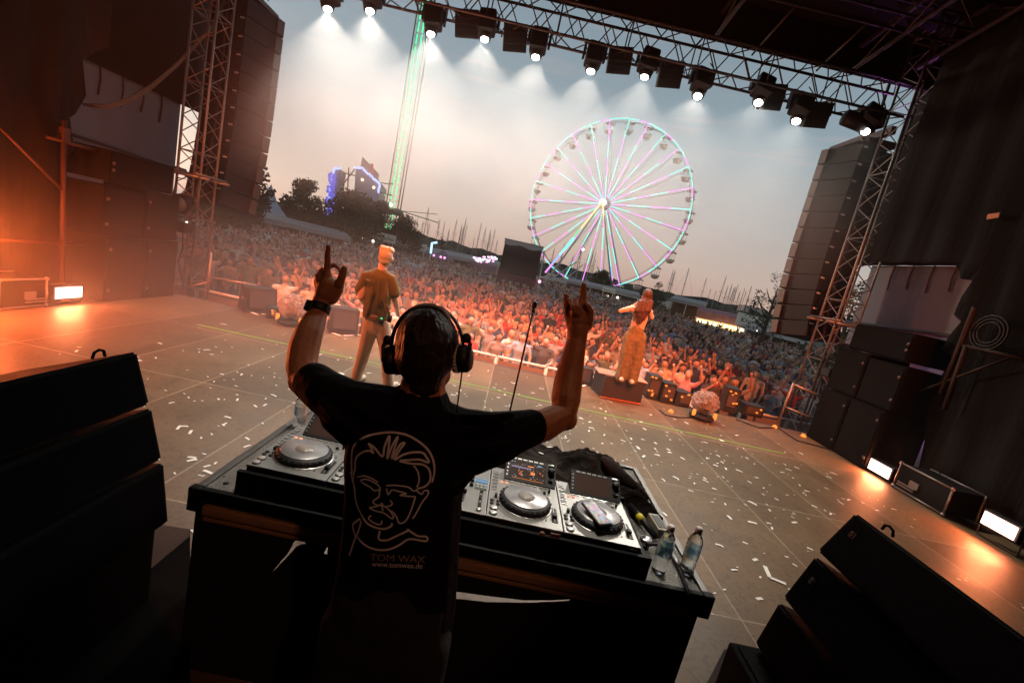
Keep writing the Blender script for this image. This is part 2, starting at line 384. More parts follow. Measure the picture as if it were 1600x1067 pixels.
# work lamp bunches clamped on the towers
for sgn, x in ((-1, -7.33), (1, 7.42)):
    t = empty('tower_lamp', (x, TY-.45, 2.0), 'dark round lamp clamped to the %s truss tower at head height' % ('left' if sgn < 0 else 'right'), 'stage lamp')
    b = MB(); b.lathe((x+.1, TY-.5, 1.85), [(.1, -.2), (.19, -.16), (.2, .1), (.17, .16)], M['black'], 16, (.2, -1, -.2)); b.build('housing', t)
    b = MB(); b.lathe((x+.1, TY-.5, 1.85), [(.16, .165), (.0, .2)], mat('dull_lens', (.25, .2, .17), .15), 16, (.2, -1, -.2)); b.build('lens', t)
    b = MB(); b.path([(x-.12, TY-.5, 1.85), (x-.12, TY-.4, 2.35), (x+.32, TY-.4, 2.35), (x+.32, TY-.5, 1.85)], .02, M['black']); b.build('yoke', t)
    t = empty('tower_lamp', (x, TY-.4, 1.2), 'second lamp lower on the %s truss tower with trailing cable' % ('left' if sgn < 0 else 'right'), 'stage lamp')
    b = MB(); b.box((x, TY-.45, 1.35), (.5, .3, .22), M['black'], bev=.04); b.build('housing', t)
    b = MB(); b.path([(x+.1, TY-.4, 1.25), (x+.2, TY-.5, .9), (x+.1, TY-.45, .6), (x+.25, TY-.4, 0)], .015, M['black'], 6); b.build('cable', t)

# ============================================================ stage roof
rf = empty('stage_roof', (0, 3, 8.6), 'black canvas stage roof on dark girders above the stage', 'stage roof')
b = MB()
b.prism([(-9.2, -6, 10.4), (-9.2, 11.2, 8.55), (9.2, 11.2, 8.55), (9.2, -6, 10.4)], (0, 0, .06), M['roof'])
b.build('canopy', rf)
for i, y in enumerate((9.2, 7.6, 5.8, 3.8, 1.6)):
    z = 8.2+(11.2-y)*.1
    b = MB()
    for dz in (-.25, .25):
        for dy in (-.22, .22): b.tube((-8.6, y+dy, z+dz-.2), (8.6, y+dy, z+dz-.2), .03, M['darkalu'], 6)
    n = 34
    for k in range(n):
        x0 = -8.6+17.2*k/n; x1 = x0+17.2/n; s_ = 1 if k % 2 else -1
        b.tube((x0, y-.22, z-.2-s_*.25), (x1, y-.22, z-.2+s_*.25), .014, M['darkalu'], 4, caps=False)
    b.build('rafter', rf)
for x in (-6, -3, 0, 3, 6):
    b = MB(); b.tube((x, -2, 9.35), (x, 10.4, 8.1), .05, M['darkalu'], 6); b.tube((x, -2, 8.85), (x, 10.4, 7.65), .04, M['darkalu'], 6)
    for k in range(12):
        y0 = -2+k*1.03; za = 9.35-(y0+2)*.1; b.tube((x, y0, za), (x, y0+1.0, za-.58), .02, M['darkalu'], 4, caps=False)
    b.build('girder', rf)
b = MB(); b.box((0, 10.85, 8.25), (18, .1, .9), M['roof']); b.build('front_valance', rf)
for x in (-3.4, 3.8, 5.2):
    b = MB(); b.path([(x, TY, 7.4), (x+.3, TY-1, 8.1)], .02, M['darkalu'], 6); b.build('bracing', rf)

# diagonal corner girders up-stage at the right
for sx in (-1, 1):
    b = MB(); b.tube((sx*7.3, 10.1, 8.4), (sx*7.4, 2, 9.3), .07, M['darkalu']); b.tube((sx*7.1, 10.1, 7.8), (sx*7.2, 2, 8.7), .05, M['darkalu'])
    for k in range(9):
        y0 = 10.1-k*.9; b.tube((sx*7.3, y0, 8.4+(10.1-y0)*.11), (sx*7.1, y0-.9, 7.8+(11-y0)*.11), .02, M['darkalu'], 4)
    b.build('side_girder', rf)

# ============================================================ side scrims, pale walls, drapes
def poly_x(pts, X, d, m, name, label, cat, **k):
    P = [X_(px, py, X) for px, py in pts] if len(pts[0]) == 2 else [Vector(p) for p in pts]
    b = MB(); b.prism(P, (d, 0, 0), m); return b.build(name, None, label, cat, **k)
def cloth_x(outline, X, m, name, label, cat, folds=.08, step=.16, parts=None):
    "thin fold-waved cloth: a grid in the YZ plane clipped to an outline polygon [(y,z)...]"
    ys = [p[0] for p in outline]; zs = [p[1] for p in outline]
    bm = bmesh.new(); vs = [bm.verts.new((0, y, z)) for y, z in outline]; f = bm.faces.new(vs)
    for ax in (0, 1):
        lo, hi = (min(ys), max(ys)) if ax == 0 else (min(zs), max(zs)); st = step if ax == 0 else step*4; c = lo+st
        while c < hi:
            no_ = (0, 1, 0) if ax == 0 else (0, 0, 1); p = (0, c, 0) if ax == 0 else (0, 0, c)
            bmesh.ops.bisect_plane(bm, geom=bm.verts[:]+bm.edges[:]+bm.faces[:], plane_co=p, plane_no=no_); c += st
    for v in bm.verts:
        v.co.x = folds*(math.sin(v.co.y*9+math.sin(v.co.z*.9)*.8)+.4*math.sin(v.co.y*23+v.co.z*.7))
    r = bmesh.ops.solidify(bm, geom=bm.faces[:], thickness=.012)
    me = bpy.data.meshes.new(name); bm.to_mesh(me); bm.free(); me.materials.append(m); 
    o = link_mesh(name, me); o.location.x = X
    for p in me.polygons: p.use_smooth = True
    return tag(o, label, cat)
for sx, side in ((-1, 'left'), (1, 'right')):
    cloth_x([(7.0, 4.14), (12.6, 4.14), (12.6, 9.6), (7.0, 10.0)], sx*9.0, M['scrim'], 'side_scrim', 'dark upper scrim hanging high at the %s side of the stage' % side, 'scrim', .02, .4)
    w_ = empty('tarpaulin_wall', (sx*9.1, 10, GZ), 'pale lilac tarpaulin wall below the scrim at the %s side' % side, 'tarpaulin wall')
    y1 = 12.15 if sx > 0 else 11.95
    b = MB(); b.prism([(sx*9.12, 6.6, GZ), (sx*9.12, y1, GZ), (sx*9.12, y1, 4.16), (sx*9.12, 6.6, 4.16)], (.04, 0, 0), M['wallw']); b.build('sheet', w_)
    b = MB(); b.tube((sx*9.06, 6.6, 2.75), (sx*9.06, 12.3, 2.62), .035, M['darkalu']); b.build('pipe', w_)
    for k in range(4):
        y = 9.75+k*.53; b = MB(); b.path([(sx*9.07, y, 4.16), (sx*9.06, y+.02, 3.9), (sx*9.07, y-.01, 3.6-.06*(k % 2))], .018, mat('webbing_strap', (.2, .08, .05), .8), 5); b.build('strap', w_)
DL = [(7.57, 3.73), (7.62, 3.23), (7.52, 2.9), (7.44, 2.83), (7.54, 2.37), (7.38, 2.23), (7.36, 1.69), (7.42, .6), (7.42, .03)]
cloth_x([(-3, .03), (-3, 9.3)]+[(7.9, 8.9), (7.9, 4.1)]+DL, -7.3, M['drape'], 'side_drape', 'black side drape with torn edge at the left of the stage', 'drape', .05)
DR = [(7.95, 3.79), (7.73, 3.55), (7.45, 3.51), (7.6, 2.96), (7.4, 2.84), (7.53, 2.36), (7.32, 2.23), (7.45, 1.5), (7.25, .8), (7.19, .03)]
cloth_x([(-3, .03), (-3, 9.3), (9.75, 8.9), (9.95, 3.85)]+DR, 7.3, M['drape'], 'side_drape', 'black side drape with torn edge at the right of the stage', 'drape', .05)
t_ = empty('name_plate', (7.2, 7.2, 3.9), 'small orange tag pinned on the right black drape', 'tag')
t_.location = (0, 0, 0); b = MB(); p = [X_(x, y, 7.14) for x, y in ((1543, 335), (1562, 332), (1560, 340), (1541, 343))]; b.prism(p, (.01, 0, 0), mat('orange_tag', (.6, .25, .1), .6)); b.build('card', t_)
def pipe_rig(sx):
    t = empty('scaffold_frame', (sx*7.05, 7.2, 0), 'rusty scaffold pipe frame with diagonal brace beside the %s drape' % ('left' if sx < 0 else 'right'), 'scaffold')
    mm = mat('rusty_pipe', (.03, .017, .012) if sx > 0 else (.06, .03, .02), .6, .3)
    x = sx*7.08
    if sx < 0:
        b = MB(); b.tube(X_(100, 188, x), X_(97, 445, x), .035, mm); b.build('upright', t)
        b = MB(); b.tube(X_(73, 214, x), X_(160, 238, x), .025, mm); b.build('crossbar', t)
        b = MB(); b.tube(X_(0, 200, x), X_(100, 300, x), .02, mm); b.tube(X_(0, 375, x), X_(140, 383, x), .02, mm); b.build_each('brace', t)
        b = MB(); b.box(X_(100, 205, x), (.1, .1, .1), mm); b.box(X_(100, 217, x), (.1, .1, .1), mm); b.build('coupler', t)
    else:
        b = MB(); b.tube(X_(1523, 480, x), X_(1470, 615, x), .035, mm); b.tube(X_(1510, 540, x), X_(1475, 640, x), .035, mm); b.build('upright', t)
        b = MB(); b.tube(X_(1505, 540, x), X_(1600, 560, x), .025, mm); b.build('crossbar', t)
        b = MB(); b.tube(X_(1440, 610, x), X_(1580, 558, x), .02, mm); b.build('brace', t)
        b = MB()
        c = X_(1545, 520, x)
        for rr in (.16, .21, .26): b.path([c+Vector((0, rr*math.cos(a), rr*math.sin(a))) for a in [k*.35 for k in range(19)]], .016, M['black'], 6)
        b.build('coiled_cable', t)
for s_ in (-1, 1): pipe_rig(s_)

# ============================================================ line arrays
def line_array(sx, side):
    t = empty('line_array', (sx*7.2, 11.5, 6.8), 'tall hanging line array of dark loudspeakers beyond the %s tower' % side, 'loudspeaker array', 'line arrays hanging beside the stage')
    n = 12; z = 6.55; x = 7.5*sx; tilt = 0
    pos = Vector((x, 11.6, z))
    for i in range(n):
        h = .385; tilt = .3*max(0, i-5)/n*1.0
        rot = Matrix.Rotation(sx*R(12), 3, 'Z') @ Matrix.Rotation(-tilt, 3, 'X')
        c = pos+rot @ Vector((0, 0, -h/2)) 
        b = MB()
        # trapezoid cabinet: wide front (towards the audience, +y), narrower back
        W, Wb, D = .66, .50, .48
        P = [(-W, D, -h/2+.012), (W, D, -h/2+.012), (Wb, -D, -h/2+.012), (-Wb, -D, -h/2+.012)]
        b.prism([c+rot @ Vector(q) for q in P], rot @ Vector((0, 0, h-.024)), M['pa'])
        sp = b.build('speaker_cabinet', t)
        b = MB()
        b.box(c+rot @ Vector((0, -D-.012, -.0)), (.05, .03, h-.04), M['darkalu'], rot)
        for s2 in (-1, 1):
            b.box(c+rot @ Vector((s2*(W+.012), D-.14, 0)), (.03, .2, h-.06), M['darkalu'], rot)
        b.build_each('rigging_bar', sp)
        b = MB(); b.box(c+rot @ Vector((-sx*.42, -D-.02, .13)), (.1, .02, .035), M['white'], rot); b.build('handle', sp)
        pos = pos+rot @ Vector((0, 0, -h))
    b = MB()
    b.box((x, 11.6, 6.68), (.9, 1.1, .1), M['darkalu']); b.box((x, 11.4, 6.85), (.12, 1.3, .16), M['darkalu'])
    b.build('fly_bar', t)
    b = MB(); b.tube((x, 11.4, 6.9), (x, 11.4, 9.2), .03, M['black']); b.tube((x+.3, 11.9, 6.9), (x+.1, 11.6, 9.2), .015, M['black']); b.build('hoist_chain', t)
    b = MB(); b.lathe((x, 11.4, 7.3), [(.05, -.25), (.16, -.2), (.17, .15), (.06, .2)], M['black'], 12); b.build('chain_hoist', t)
line_array(-1, 'left'); line_array(1, 'right')

# ============================================================ side fill stacks
def cabinet(name, c, d, parent, m=None, grille=True, face=-1):
    b = MB(); b.box(c, d, m or M['speaker'], bev=.012); o = b.build(name, parent)
    return o
for sx, side in ((-1, 'left'), (1, 'right')):
    grp = 'side fill loudspeakers at the stage edges'
    for k, (y0, y1, z0, z1, x0, x1, lab) in enumerate((
        (7.55, 8.35, .0, 1.1, 6.75, 7.6, 'tall subwoofer at the bottom of the %s side stack, nearest the floodlight'),
        (8.37, 9.15, .0, 1.1, 6.75, 7.6, 'tall subwoofer at the bottom of the %s side stack, nearest the crowd'),
        (7.5, 8.33, 1.11, 1.92, 6.8, 7.6, 'middle cabinet of the %s side stack, nearest the floodlight'),
        (8.35, 9.15, 1.11, 1.98, 6.8, 7.6, 'middle cabinet of the %s side stack, nearest the crowd'),
        (7.62, 9.0, 1.99, 2.5, 6.85, 7.6, 'wide top cabinet of the %s side stack'))):
        t = empty('side_fill_speaker', (sx*(x0+x1)/2, (y0+y1)/2, z0), lab % side, 'loudspeaker', grp)
        b = MB(); b.box((sx*(x0+x1)/2, (y0+y1)/2, (z0+z1)/2), (x1-x0, y1-y0-.01, z1-z0-.008), M['speaker'], bev=.015); b.build('cabinet', t)
        b = MB(); b.box((sx*(x0-.008), (y0+y1)/2, (z0+z1)/2), (.012, y1-y0-.08, z1-z0-.08), mat('speaker_grille', (.0025, .0022, .002), .8, bump=.5, bscale=300, spec=.15)); b.build('grille', t)
        b = MB()
        for zz in (z0+.2, z1-.2): b.lathe((sx*(x0-.016), y0+.07, zz), [(.03, 0), (.03, .008)], M['darkalu'], 10, (-sx, 0, 0))
        b.build_each('badge', t)

# flight cases lying at the sides
def flight_case(sx, y0, y1, label):
    t = empty('flight_case', (sx*7.0, (y0+y1)/2, 0), label, 'flight case', 'flight cases at the stage sides')
    xc = sx*7.0; z0, z1 = .03, .43
    b = MB(); b.box((xc, (y0+y1)/2, (z0+z1)/2), (.5, y1-y0-.02, z1-z0-.02), M['casebody']); b.build('body', t)
    b = MB()
    for x in (xc-.25, xc+.25):
        for z in (z0, z1): b.tube((x, y0, z), (x, y1, z), .014, M['alu'])
        for y in (y0, y1): b.tube((x, y, z0), (x, y, z1), .014, M['alu'])
    b.build('edge_trim', t)
    b = MB()
    for y in (y0, y1):
        for z in (z0, z1): b.ell((xc-sx*.25, y, z), (.03,)*3, M['alu'], 8, 6)
    b.build_each('corner_cap', t)
    b = MB(); b.box((xc-sx*.262, y0+(y1-y0)*.62, .2), (.02, .16, .1), M['alu']); b.build('latch', t)
    b = MB(); b.box((xc-sx*.27, y0+(y1-y0)*.75, .1), (.02, .3, .02), M['alu']); b.box((xc-sx*.27, y0+(y1-y0)*.75, .14), (.02, .3, .02), M['alu']); b.build('handle', t)
flight_case(1, 6.05, 6.92, 'black flight case with bare metal edges between the two right floodlights')
flight_case(-1, 6.0, 6.62, 'black flight case with metal edges beside the left floodlight')

# side floodlights (LED panels on the floor)
def flood(sx, y0, y1, z0, z1, label, en):
    yc, zc = (y0+y1)/2, (z0+z1)/2; x = sx*6.8
    t = empty('floodlight', (x, yc, 0), label, 'floodlight', 'lit floodlights on the floor at the stage sides')
    b = MB(); b.box((x+sx*.07, yc, zc), (.12, y1-y0+.06, z1-z0+.06), M['black'], bev=.01); b.build('housing', t)
    b = MB(); b.box((x, yc, zc), (.01, y1-y0, z1-z0), M['led']); b.build('led_face', t)
    b = MB(); b.path([(x+sx*.07, y0-.05, zc), (x+sx*.07, y0-.05, .015), (x+sx*.07, y1+.05, .015), (x+sx*.07, y1+.05, zc)], .014, M['darkalu'], 6); b.build('bracket', t)
    l = bpy.data.lights.new('flood_light', 'AREA'); l.shape = 'RECTANGLE'; l.size = y1-y0; l.size_y = z1-z0; l.energy = en; l.color = (1, .22, .07)
    o = bpy.data.objects.new('flood_light', l); COL.objects.link(o); o.location = (x-sx*.02, yc, zc)
    o.rotation_euler = (Vector((-sx*5, 0, 1.0))).to_track_quat('-Z', 'Y').to_euler(); o.parent = t; bpy.context.view_layer.update(); o.matrix_parent_inverse = t.matrix_world.inverted()
flood(-1, 6.81, 7.23, .1, .27, 'white-hot floodlight on the floor at the left stage side', 15)
flood(-1, 5.2, 5.6, .15, .33, 'white-hot floodlight at the far left, just outside the picture edge', 50)
flood(1, 7.1, 7.53, .06, .24, 'white-hot floodlight on the floor below the right side stack', 13)
flood(1, 5.22, 5.62, .19, .36, 'nearest white-hot floodlight on the floor at the right', 14)

# ============================================================ moving heads and blinders on the front truss
def moving_head(px, py, k):
    p = Y_(px, py, TY-.05); c = p+Vector((0, 0, .30))
    aim = Vector((-.06*(p.x), -.24 if k < 7 else -.48, -1)).normalized()
    place = ['leftmost', 'second from the left', 'third from the left', 'fourth from the left', 'fifth from the left', 'sixth from the left', 'fifth from the right', 'fourth from the right', 'third from the right', 'second from the right', 'rightmost'][k]
    t = empty('moving_head', (p.x, TY, 6.82), '%s of the eleven shining lamps hanging from the front truss' % place, 'stage lamp', 'shining lamps on the front truss')
    b = MB(); b.box((p.x, TY, 6.93-.09), (.34, .3, .14), M['black'], bev=.02); b.build('base', t)
    b = MB()
    for s_ in (-1, 1): b.box((p.x+s_*.22, TY, (c.z+6.85)/2+.02), (.05, .16, 6.85-c.z+.16), M['black'], bev=.012)
    b.build_each('yoke_arm', t)
    q = Vector((0, 0, 1)).rotation_difference(-aim).to_matrix()
    hd = MB(); hd.box(c+(-aim)*.02, (.36, .32, .44), M['black'], q, bev=.06); hd.lathe(p, [(.085, .0), (.125, .01), (.15, .16)], M['black'], 16, -aim); hd.build('head', t)
    b = MB(); b.lathe(p+aim*.006, [(.001, -.012), (.085, -.01), (.075, .01), (.001, .02)], M['lens'], 18, aim); b.build('lens', t)
    b = MB(); b.path([(p.x+.1, TY, 6.9), (p.x+.22, TY+.05, 7.0), (p.x+.12, TY+.1, 7.12)], .012, M['black'], 5); b.build('cable', t)
    l = bpy.data.lights.new('beam', 'SPOT'); l.energy = BEAM*(1.1 if k < 5 else 1.0 if k < 8 else .8 if k < 10 else .15); l.color = (1, .91, .80); l.spot_size = R(82); l.spot_blend = .35; l.shadow_soft_size = .05
    o = bpy.data.objects.new('beam', l); COL.objects.link(o); o.location = p+aim*.06; o.rotation_euler = aim.to_track_quat('-Z', 'Y').to_euler()
    o.parent = t; bpy.context.view_layer.update(); o.matrix_parent_inverse = t.matrix_world.inverted()
BEAM = 290
for k, (x, y) in enumerate(((512, 15), (578, 18), (673, 54), (757, 62), (837, 90), (923, 112), (1007, 121), (1090, 151), (1185, 161), (1244, 190), (1352, 206))): moving_head(x, y, k)
def blinder(px, py, k):
    p = Y_(px, py, TY+.1)
    t = empty('strobe_panel', (p.x, TY+.1, 6.8), '%s dark square lamp panel on the front truss, not lit' % ['first', 'second', 'third', 'fourth', 'fifth', 'sixth'][k], 'stage lamp', 'unlit square lamps on the front truss')
    q = Matrix.Rotation(R(-8), 3, 'Y') @ Matrix.Rotation(R(20), 3, 'X')
    b = MB(); b.box(p, (.5, .16, .5), M['black'], q, bev=.02); b.build('housing', t)
    b = MB()
    for i in range(5): b.box(p+q @ Vector((0, -.095, -.2+i*.1)), (.42, .03, .02), M['black'], q)
    b.build('cooling_fin', t)
    b = MB(); b.path([p+q @ Vector((-.29, 0, 0)), (p.x-.29, TY+.1, 6.83), (p.x+.29, TY+.1, 6.83), p+q @ Vector((.29, 0, 0))], .018, M['darkalu'], 6); b.build('bracket', t)
for k, (x, y) in enumerate(((730, 38), (805, 60), (968, 95), (1047, 117), (1205, 152), (1276, 180))): blinder(x, y, k)
t = empty('chain_motor', (6.2, TY, 6.6), 'dark barrel-shaped lamp left of the rightmost shining lamp', 'stage lamp')
b = MB(); b.lathe(Y_(1338, 190, TY), [(.06, -.3), (.16, -.26), (.17, .2), (.1, .26)], M['black'], 14, (1, 0, -.1)); b.build('barrel', t)
b = MB(); b.tube(Y_(1338, 190, TY), (6.4, TY, 6.85), .02, M['black']); b.build('clamp', t)
# slack cable loop at the upper left
b = MB(); P = [X_(x, y, -7.6) for x, y in ((130, 163), (165, 165), (200, 155), (235, 134), (270, 105), (300, 75), (330, 40), (350, 0))]
for d in (0, .035, .07): b.path([p+Vector((0, d, -d*.4*math.sin(i))) for i, p in enumerate(P)], .02, mat('grimy_cable', (.16, .10, .07), .7), 6)
b.build('cable_loom', label='slack bundle of cables sagging from the left drape up to the tower', cat='cable')

# black backdrop and side curtains closing the stage behind the camera
b = MB(); b.box((0, -3.4, 4.9), (15.6, .12, 9.8), M['drape']); b.build('backdrop', label='black backdrop closing the rear of the stage', cat='backdrop')
# ============================================================ festival ground and fair behind the crowd
def label_text(body, size, loc, rot, m, name, parent, ext=.01, align='CENTER'):
    cu = bpy.data.curves.new('txt', 'FONT'); cu.body = body; cu.size = size; cu.align_x = align; cu.align_y = 'CENTER'; cu.extrude = ext; cu.resolution_u = 3
    o = bpy.data.objects.new('txt', cu); COL.objects.link(o); dg = bpy.context.evaluated_depsgraph_get(); dg.update()
    me = bpy.data.meshes.new_from_object(o.evaluated_get(dg), depsgraph=dg); bpy.data.objects.remove(o)
    me.transform(Matrix.Translation(Vector(loc)) @ Euler(rot).to_matrix().to_4x4()); me.materials.clear(); me.materials.append(m)
    return link_mesh(name, me, parent)
LMP = emitm('fair_lamp_white', (1, .9, .75), 7)
# ---- ferris wheel
WD = 120
hub = Y_(945, 319, WD); Rw = 21.0
cy_ = emitm('led_cyan', (.2, .95, .86), 1.3); pk = emitm('led_pink', (.88, .30, .95), 1.25); ye = emitm('led_yellow', (1, .8, .35), 1.15); gr_ = emitm('led_green', (.15, .9, .35), 1.0); bl_ = emitm('led_blue', (.3, .45, 1), 1.3)
wst = mat('wheel_steel', (.5, .48, .46), .6); gon = mat('gondola_shell', (.72, .58, .50), .6)
fw = empty('ferris_wheel', (hub.x, hub.y, GZ), 'large ferris wheel with cyan and pink lights behind the crowd', 'ferris wheel')
yaw = Matrix.Rotation(R(-27), 3, 'Z')
def WP(a, r, y=0): return hub+yaw @ Vector((r*math.sin(a), y, r*math.cos(a)))
N = 26; A0 = R(2.5)
b = MB()
for ring, yy in ((Rw, 2.4),):
    b.path([WP(A0+2*math.pi*i/104, ring, yy) for i in range(105)], .11, wst, 5, False)
b.path([WP(A0+2*math.pi*i/104, Rw*.97, -.0) for i in range(105)], .07, wst, 5, False)
b.build('rim', fw)
for i in range(N):
    a0 = A0+2*math.pi*i/N
    for h in (0, 1):
        a = a0+math.pi/N*h*1.0; b = MB(); b.path([WP(a+math.pi/N*t/4, Rw) for t in range(5)], .12, cy_ if (i*2+h) % 3 != 1 else pk, 6); b.build('rim_light', fw)
cols = [pk, cy_, pk, cy_]
for i in range(N):
    a = A0+2*math.pi*i/N; b = MB()
    sq = [cy_, pk, cy_, pk] if i % 2 else [pk, cy_, pk, cy_]
    r0 = 1.6; rs = [1.6, 6+(i % 3), 11.5, 16.5-(i % 2), Rw]
    for k in range(4): b.tube(WP(a, rs[k]), WP(a, rs[k+1]), .12, sq[k], 6)
    b.build('spoke_light', fw)
    b = MB(); b.tube(WP(a, 1.2, 2.2), WP(a, Rw, 2.4), .07, wst, 5); b.tube(WP(a, Rw), WP(a, Rw, 2.4), .06, wst, 5); b.build('spoke', fw)
for i in range(N):
    a = A0+2*math.pi*(i+.0)/N; c = WP(a, Rw-.1, 1.4)
    g = MB(); g.lathe(c+Vector((0, 0, -2.3)), [(.1, -.9), (.75, -.75), (1.12, -.1), (1.15, .15), (.95, .2)], gon, 12)
    gm = g.build('gondola', fw); g = MB(); g.lathe(c+Vector((0, 0, -.5)), [(1.25, -.1), (1.1, .1), (.15, .5)], gon, 12); g.build('gondola_roof', gm)
    g = MB()
    for k in range(4):
        q = k*math.pi/2; g.tube(c+Vector((.9*math.cos(q), .9*math.sin(q), -2.2)), c+Vector((.9*math.cos(q), .9*math.sin(q), -.5)), .05, wst, 5)
    g.tube(c+Vector((0, -1.4, 0)), c+Vector((0, 1.2, 0)), .07, wst, 5); g.build('gondola_post', gm)
b = MB(); b.lathe(hub+yaw @ Vector((0, -1.6, 0)), [(.1, -.1), (1.0, 0), (1.2, .8), (1.2, 4.2), (.9, 5)], wst, 18, yaw @ Vector((0, 1, 0))); b.build('hub', fw)
b = MB(); b.lathe(hub+yaw @ Vector((0, -1.9, 0)), [(.1, -.1), (1.0, 0), (1.0, .15), (.1, .2)], emitm('hub_light', (.85, .9, 1), 1.6), 18, yaw @ Vector((0, 1, 0))); b.build('hub_light', fw)
for yy in (-2.6, 3.4):
    for s_ in (-1, 1):
        ft_ = Vector((hub.x, hub.y, 0))+yaw @ Vector((s_*9.5, yy*1.6, 0)); ft_.z = GZ
        b = MB(); b.tube(ft_, hub+yaw @ Vector((0, yy*.7, 0)), .22, wst, 8); b.build('support_leg', fw)
        b = MB(); b.tube(ft_, Vector((hub.x, hub.y, 0))+yaw @ Vector((s_*3, yy, 6)), .15, wst, 6); b.build('support_leg', fw)
for (x1, y1) in ((852, 426), (958, 450)):
    e = Y_(x1, y1, WD-4.5); s0 = hub+yaw @ Vector((0, -2.4, 0)); b = MB()
    n = 8; cs = [ye, ye, ye, gr_, cy_, cy_, bl_, pk]
    for k in range(n): b.tube(s0.lerp(e, k/n), s0.lerp(e, (k+1)/n), .24, cs[k], 6)
    b.build('leg_light', fw)
b = MB()
b.box((hub.x, hub.y-2, GZ+1.2), (24, 10, 1.0), wst); b.box((hub.x+3, hub.y-7.1, GZ+2.6), (8, .3, 1.8), mat('wheel_sign_board', (.4, .38, .36), .7)); b.build('boarding_platform', fw)

# ---- green lit swing tower
gt = empty('swing_tower', (-25.7, 90, GZ), 'very tall swing tower with two green light strips', 'swing ride')
p0, p1 = Vector((-25.9, 90, GZ)), Vector((-26.4, 90, 52)); b = MB(); ms = mat('green_tinted_steel', (.14, .20, .13), .6)  # steel tinted green to stand for the glow of the strips
for dx in (-1, 1):
    for dy in (-1, 1): b.tube(p0+Vector((dx*1.15, dy, 0)), p1+Vector((dx*1.15, dy, 0)), .12, ms, 5)
for k in range(54):
    z0 = GZ+k; s_ = 1 if k % 2 else -1
    b.tube((-26.1-s_*1.15, 89, z0), (-26.1+s_*1.15, 89, z0+1), .035, ms, 4, caps=False)
b.build('mast', gt)
gl = emitm('green_strip', (.05, .8, .24), 2.1)
for dx in (-.42, .42):
    b = MB()
    z = 0.
    while z < 53:
        t = z/53.4; c = p0.lerp(p1, t)+Vector((dx, -1.2, 0)); L = 1.7 if z > 11 or z < 7 else .6
        b.box(c+Vector((0, 0, L/2)), (.19, .1, L), gl); z += L+.35
    b.build('light_strip', gt)
b = MB()
for s_ in (-1, 1):
    b.tube((-26+s_*1.5, 90, 7.2), (-26+s_*9, 90, 6.6), .09, ms, 5); b.tube((-26+s_*1.5, 90, 7.2), (-26+s_*9, 88, 8.0), .06, ms, 5)
    for k in range(4): b.tube((-26+s_*(3+2*k), 90, 7), (-26+s_*(3.4+2.1*k), 89, 4.2), .04, ms, 4)
b.lathe((-26, 90, 6.8), [(1.7, -.6), (2.2, 0), (1.7, .6)], ms, 14)
b.build('seat_carousel', gt)
b = MB(); b.lathe((-26, 90, 3), [(1.9, -4), (2.4, -3.4), (1.6, -1), (1.5, 0)], ms, 12); b.build('base', gt)
b = MB()
for k, (dx, dz) in enumerate(((0, 6.4), (-1.6, 8), (.3, -.2), (1.4, .6))): b.ell((-26+dx, 88.2, 1.4+dz), (.3,)*3, LMP if k % 2 == 0 else gr_, 8, 6)
b.build('lamp', gt)

# ---- blue lit thrill ride
br_ = empty('fun_house', (-31, 85, GZ), 'fairground ride outlined in blue lights between the trees', 'fairground ride')
fm = mat('ride_panel_grey', (.30, .31, .36), .7, var=.3, vscale=.4)
P = [Y_(x, y, 85) for x, y in ((556, 264), (570, 264), (594, 291), (590, 335), (555, 335))]; P = P[:3]+[Vector((P[3].x, 85, GZ)), Vector((P[4].x, 85, GZ))]
b = MB(); b.prism(P, (0, 4, 0), fm); b.build('facade', br_)
bb = emitm('ride_bulb_blue', (.35, .45, 1), 1.6)
def bulbs(pts, n, r, name):
    b = MB(); pts = [Y_(x, y, 84.6) for x, y in pts]; seg = [(pts[i+1]-pts[i]).length for i in range(len(pts)-1)]; T = sum(seg)
    for k in range(n):
        d = T*k/(n-1); i = 0
        while i < len(seg)-1 and d > seg[i]: d -= seg[i]; i += 1
        p = pts[i].lerp(pts[i+1], min(1, d/seg[i])); b.ell(p+Vector((rnd.uniform(-.1, .1), 0, rnd.uniform(-.1, .1))), (r, r, r), bb, 6, 4)
    b.build(name, br_)
bulbs([(555, 262), (566, 263), (580, 276), (593, 288), (591, 300)], 30, .22, 'bulb_row'); bulbs([(568, 312), (578, 320), (590, 326)], 12, .2, 'bulb_row')
b = MB(); p = [Y_(x, y, 85) for x, y in ((523, 263), (531, 265), (524, 322), (513, 340), (511, 330), (517, 285))]; b.prism(p, (0, 3, 0), fm); b.build('tower', br_)
bulbs([(532, 263), (523, 263), (517, 285), (514, 305), (510, 336)], 34, .24, 'bulb_row')
b = MB()
dk = emitm('ride_glow_blue', (.16, .14, .75), .8)
for k in range(70):
    t = rnd.random(); p = Y_(520-t*7+rnd.uniform(-5, 5), 272+t*62, 84.5); b.box(p, (.5, .2, .55), dk)
b.build('blue_lamp', br_)
b = MB(); p = [Y_(x, y, 85.5) for x, y in ((566, 245), (592, 272), (589, 286), (563, 262))]; b.prism(p, (0, .4, 0), mat('ride_sign', (.32, .22, .2), .7)); b.build('sign_board', br_)
b = MB(); b.box(Y_(580, 266, 85.2), (.6, .2, 2.2), mat('sign_red', (.6, .12, .1), .6)); b.build('sign_stripe', br_)
b = MB()
for x, y in ((566, 281), (584, 293)): b.ell(Y_(x, y, 84.4), (.25, .2, .25), emitm('ride_spot', (1, .7, .4), 3), 8, 6)
b.build('spotlight', br_)
b = MB()
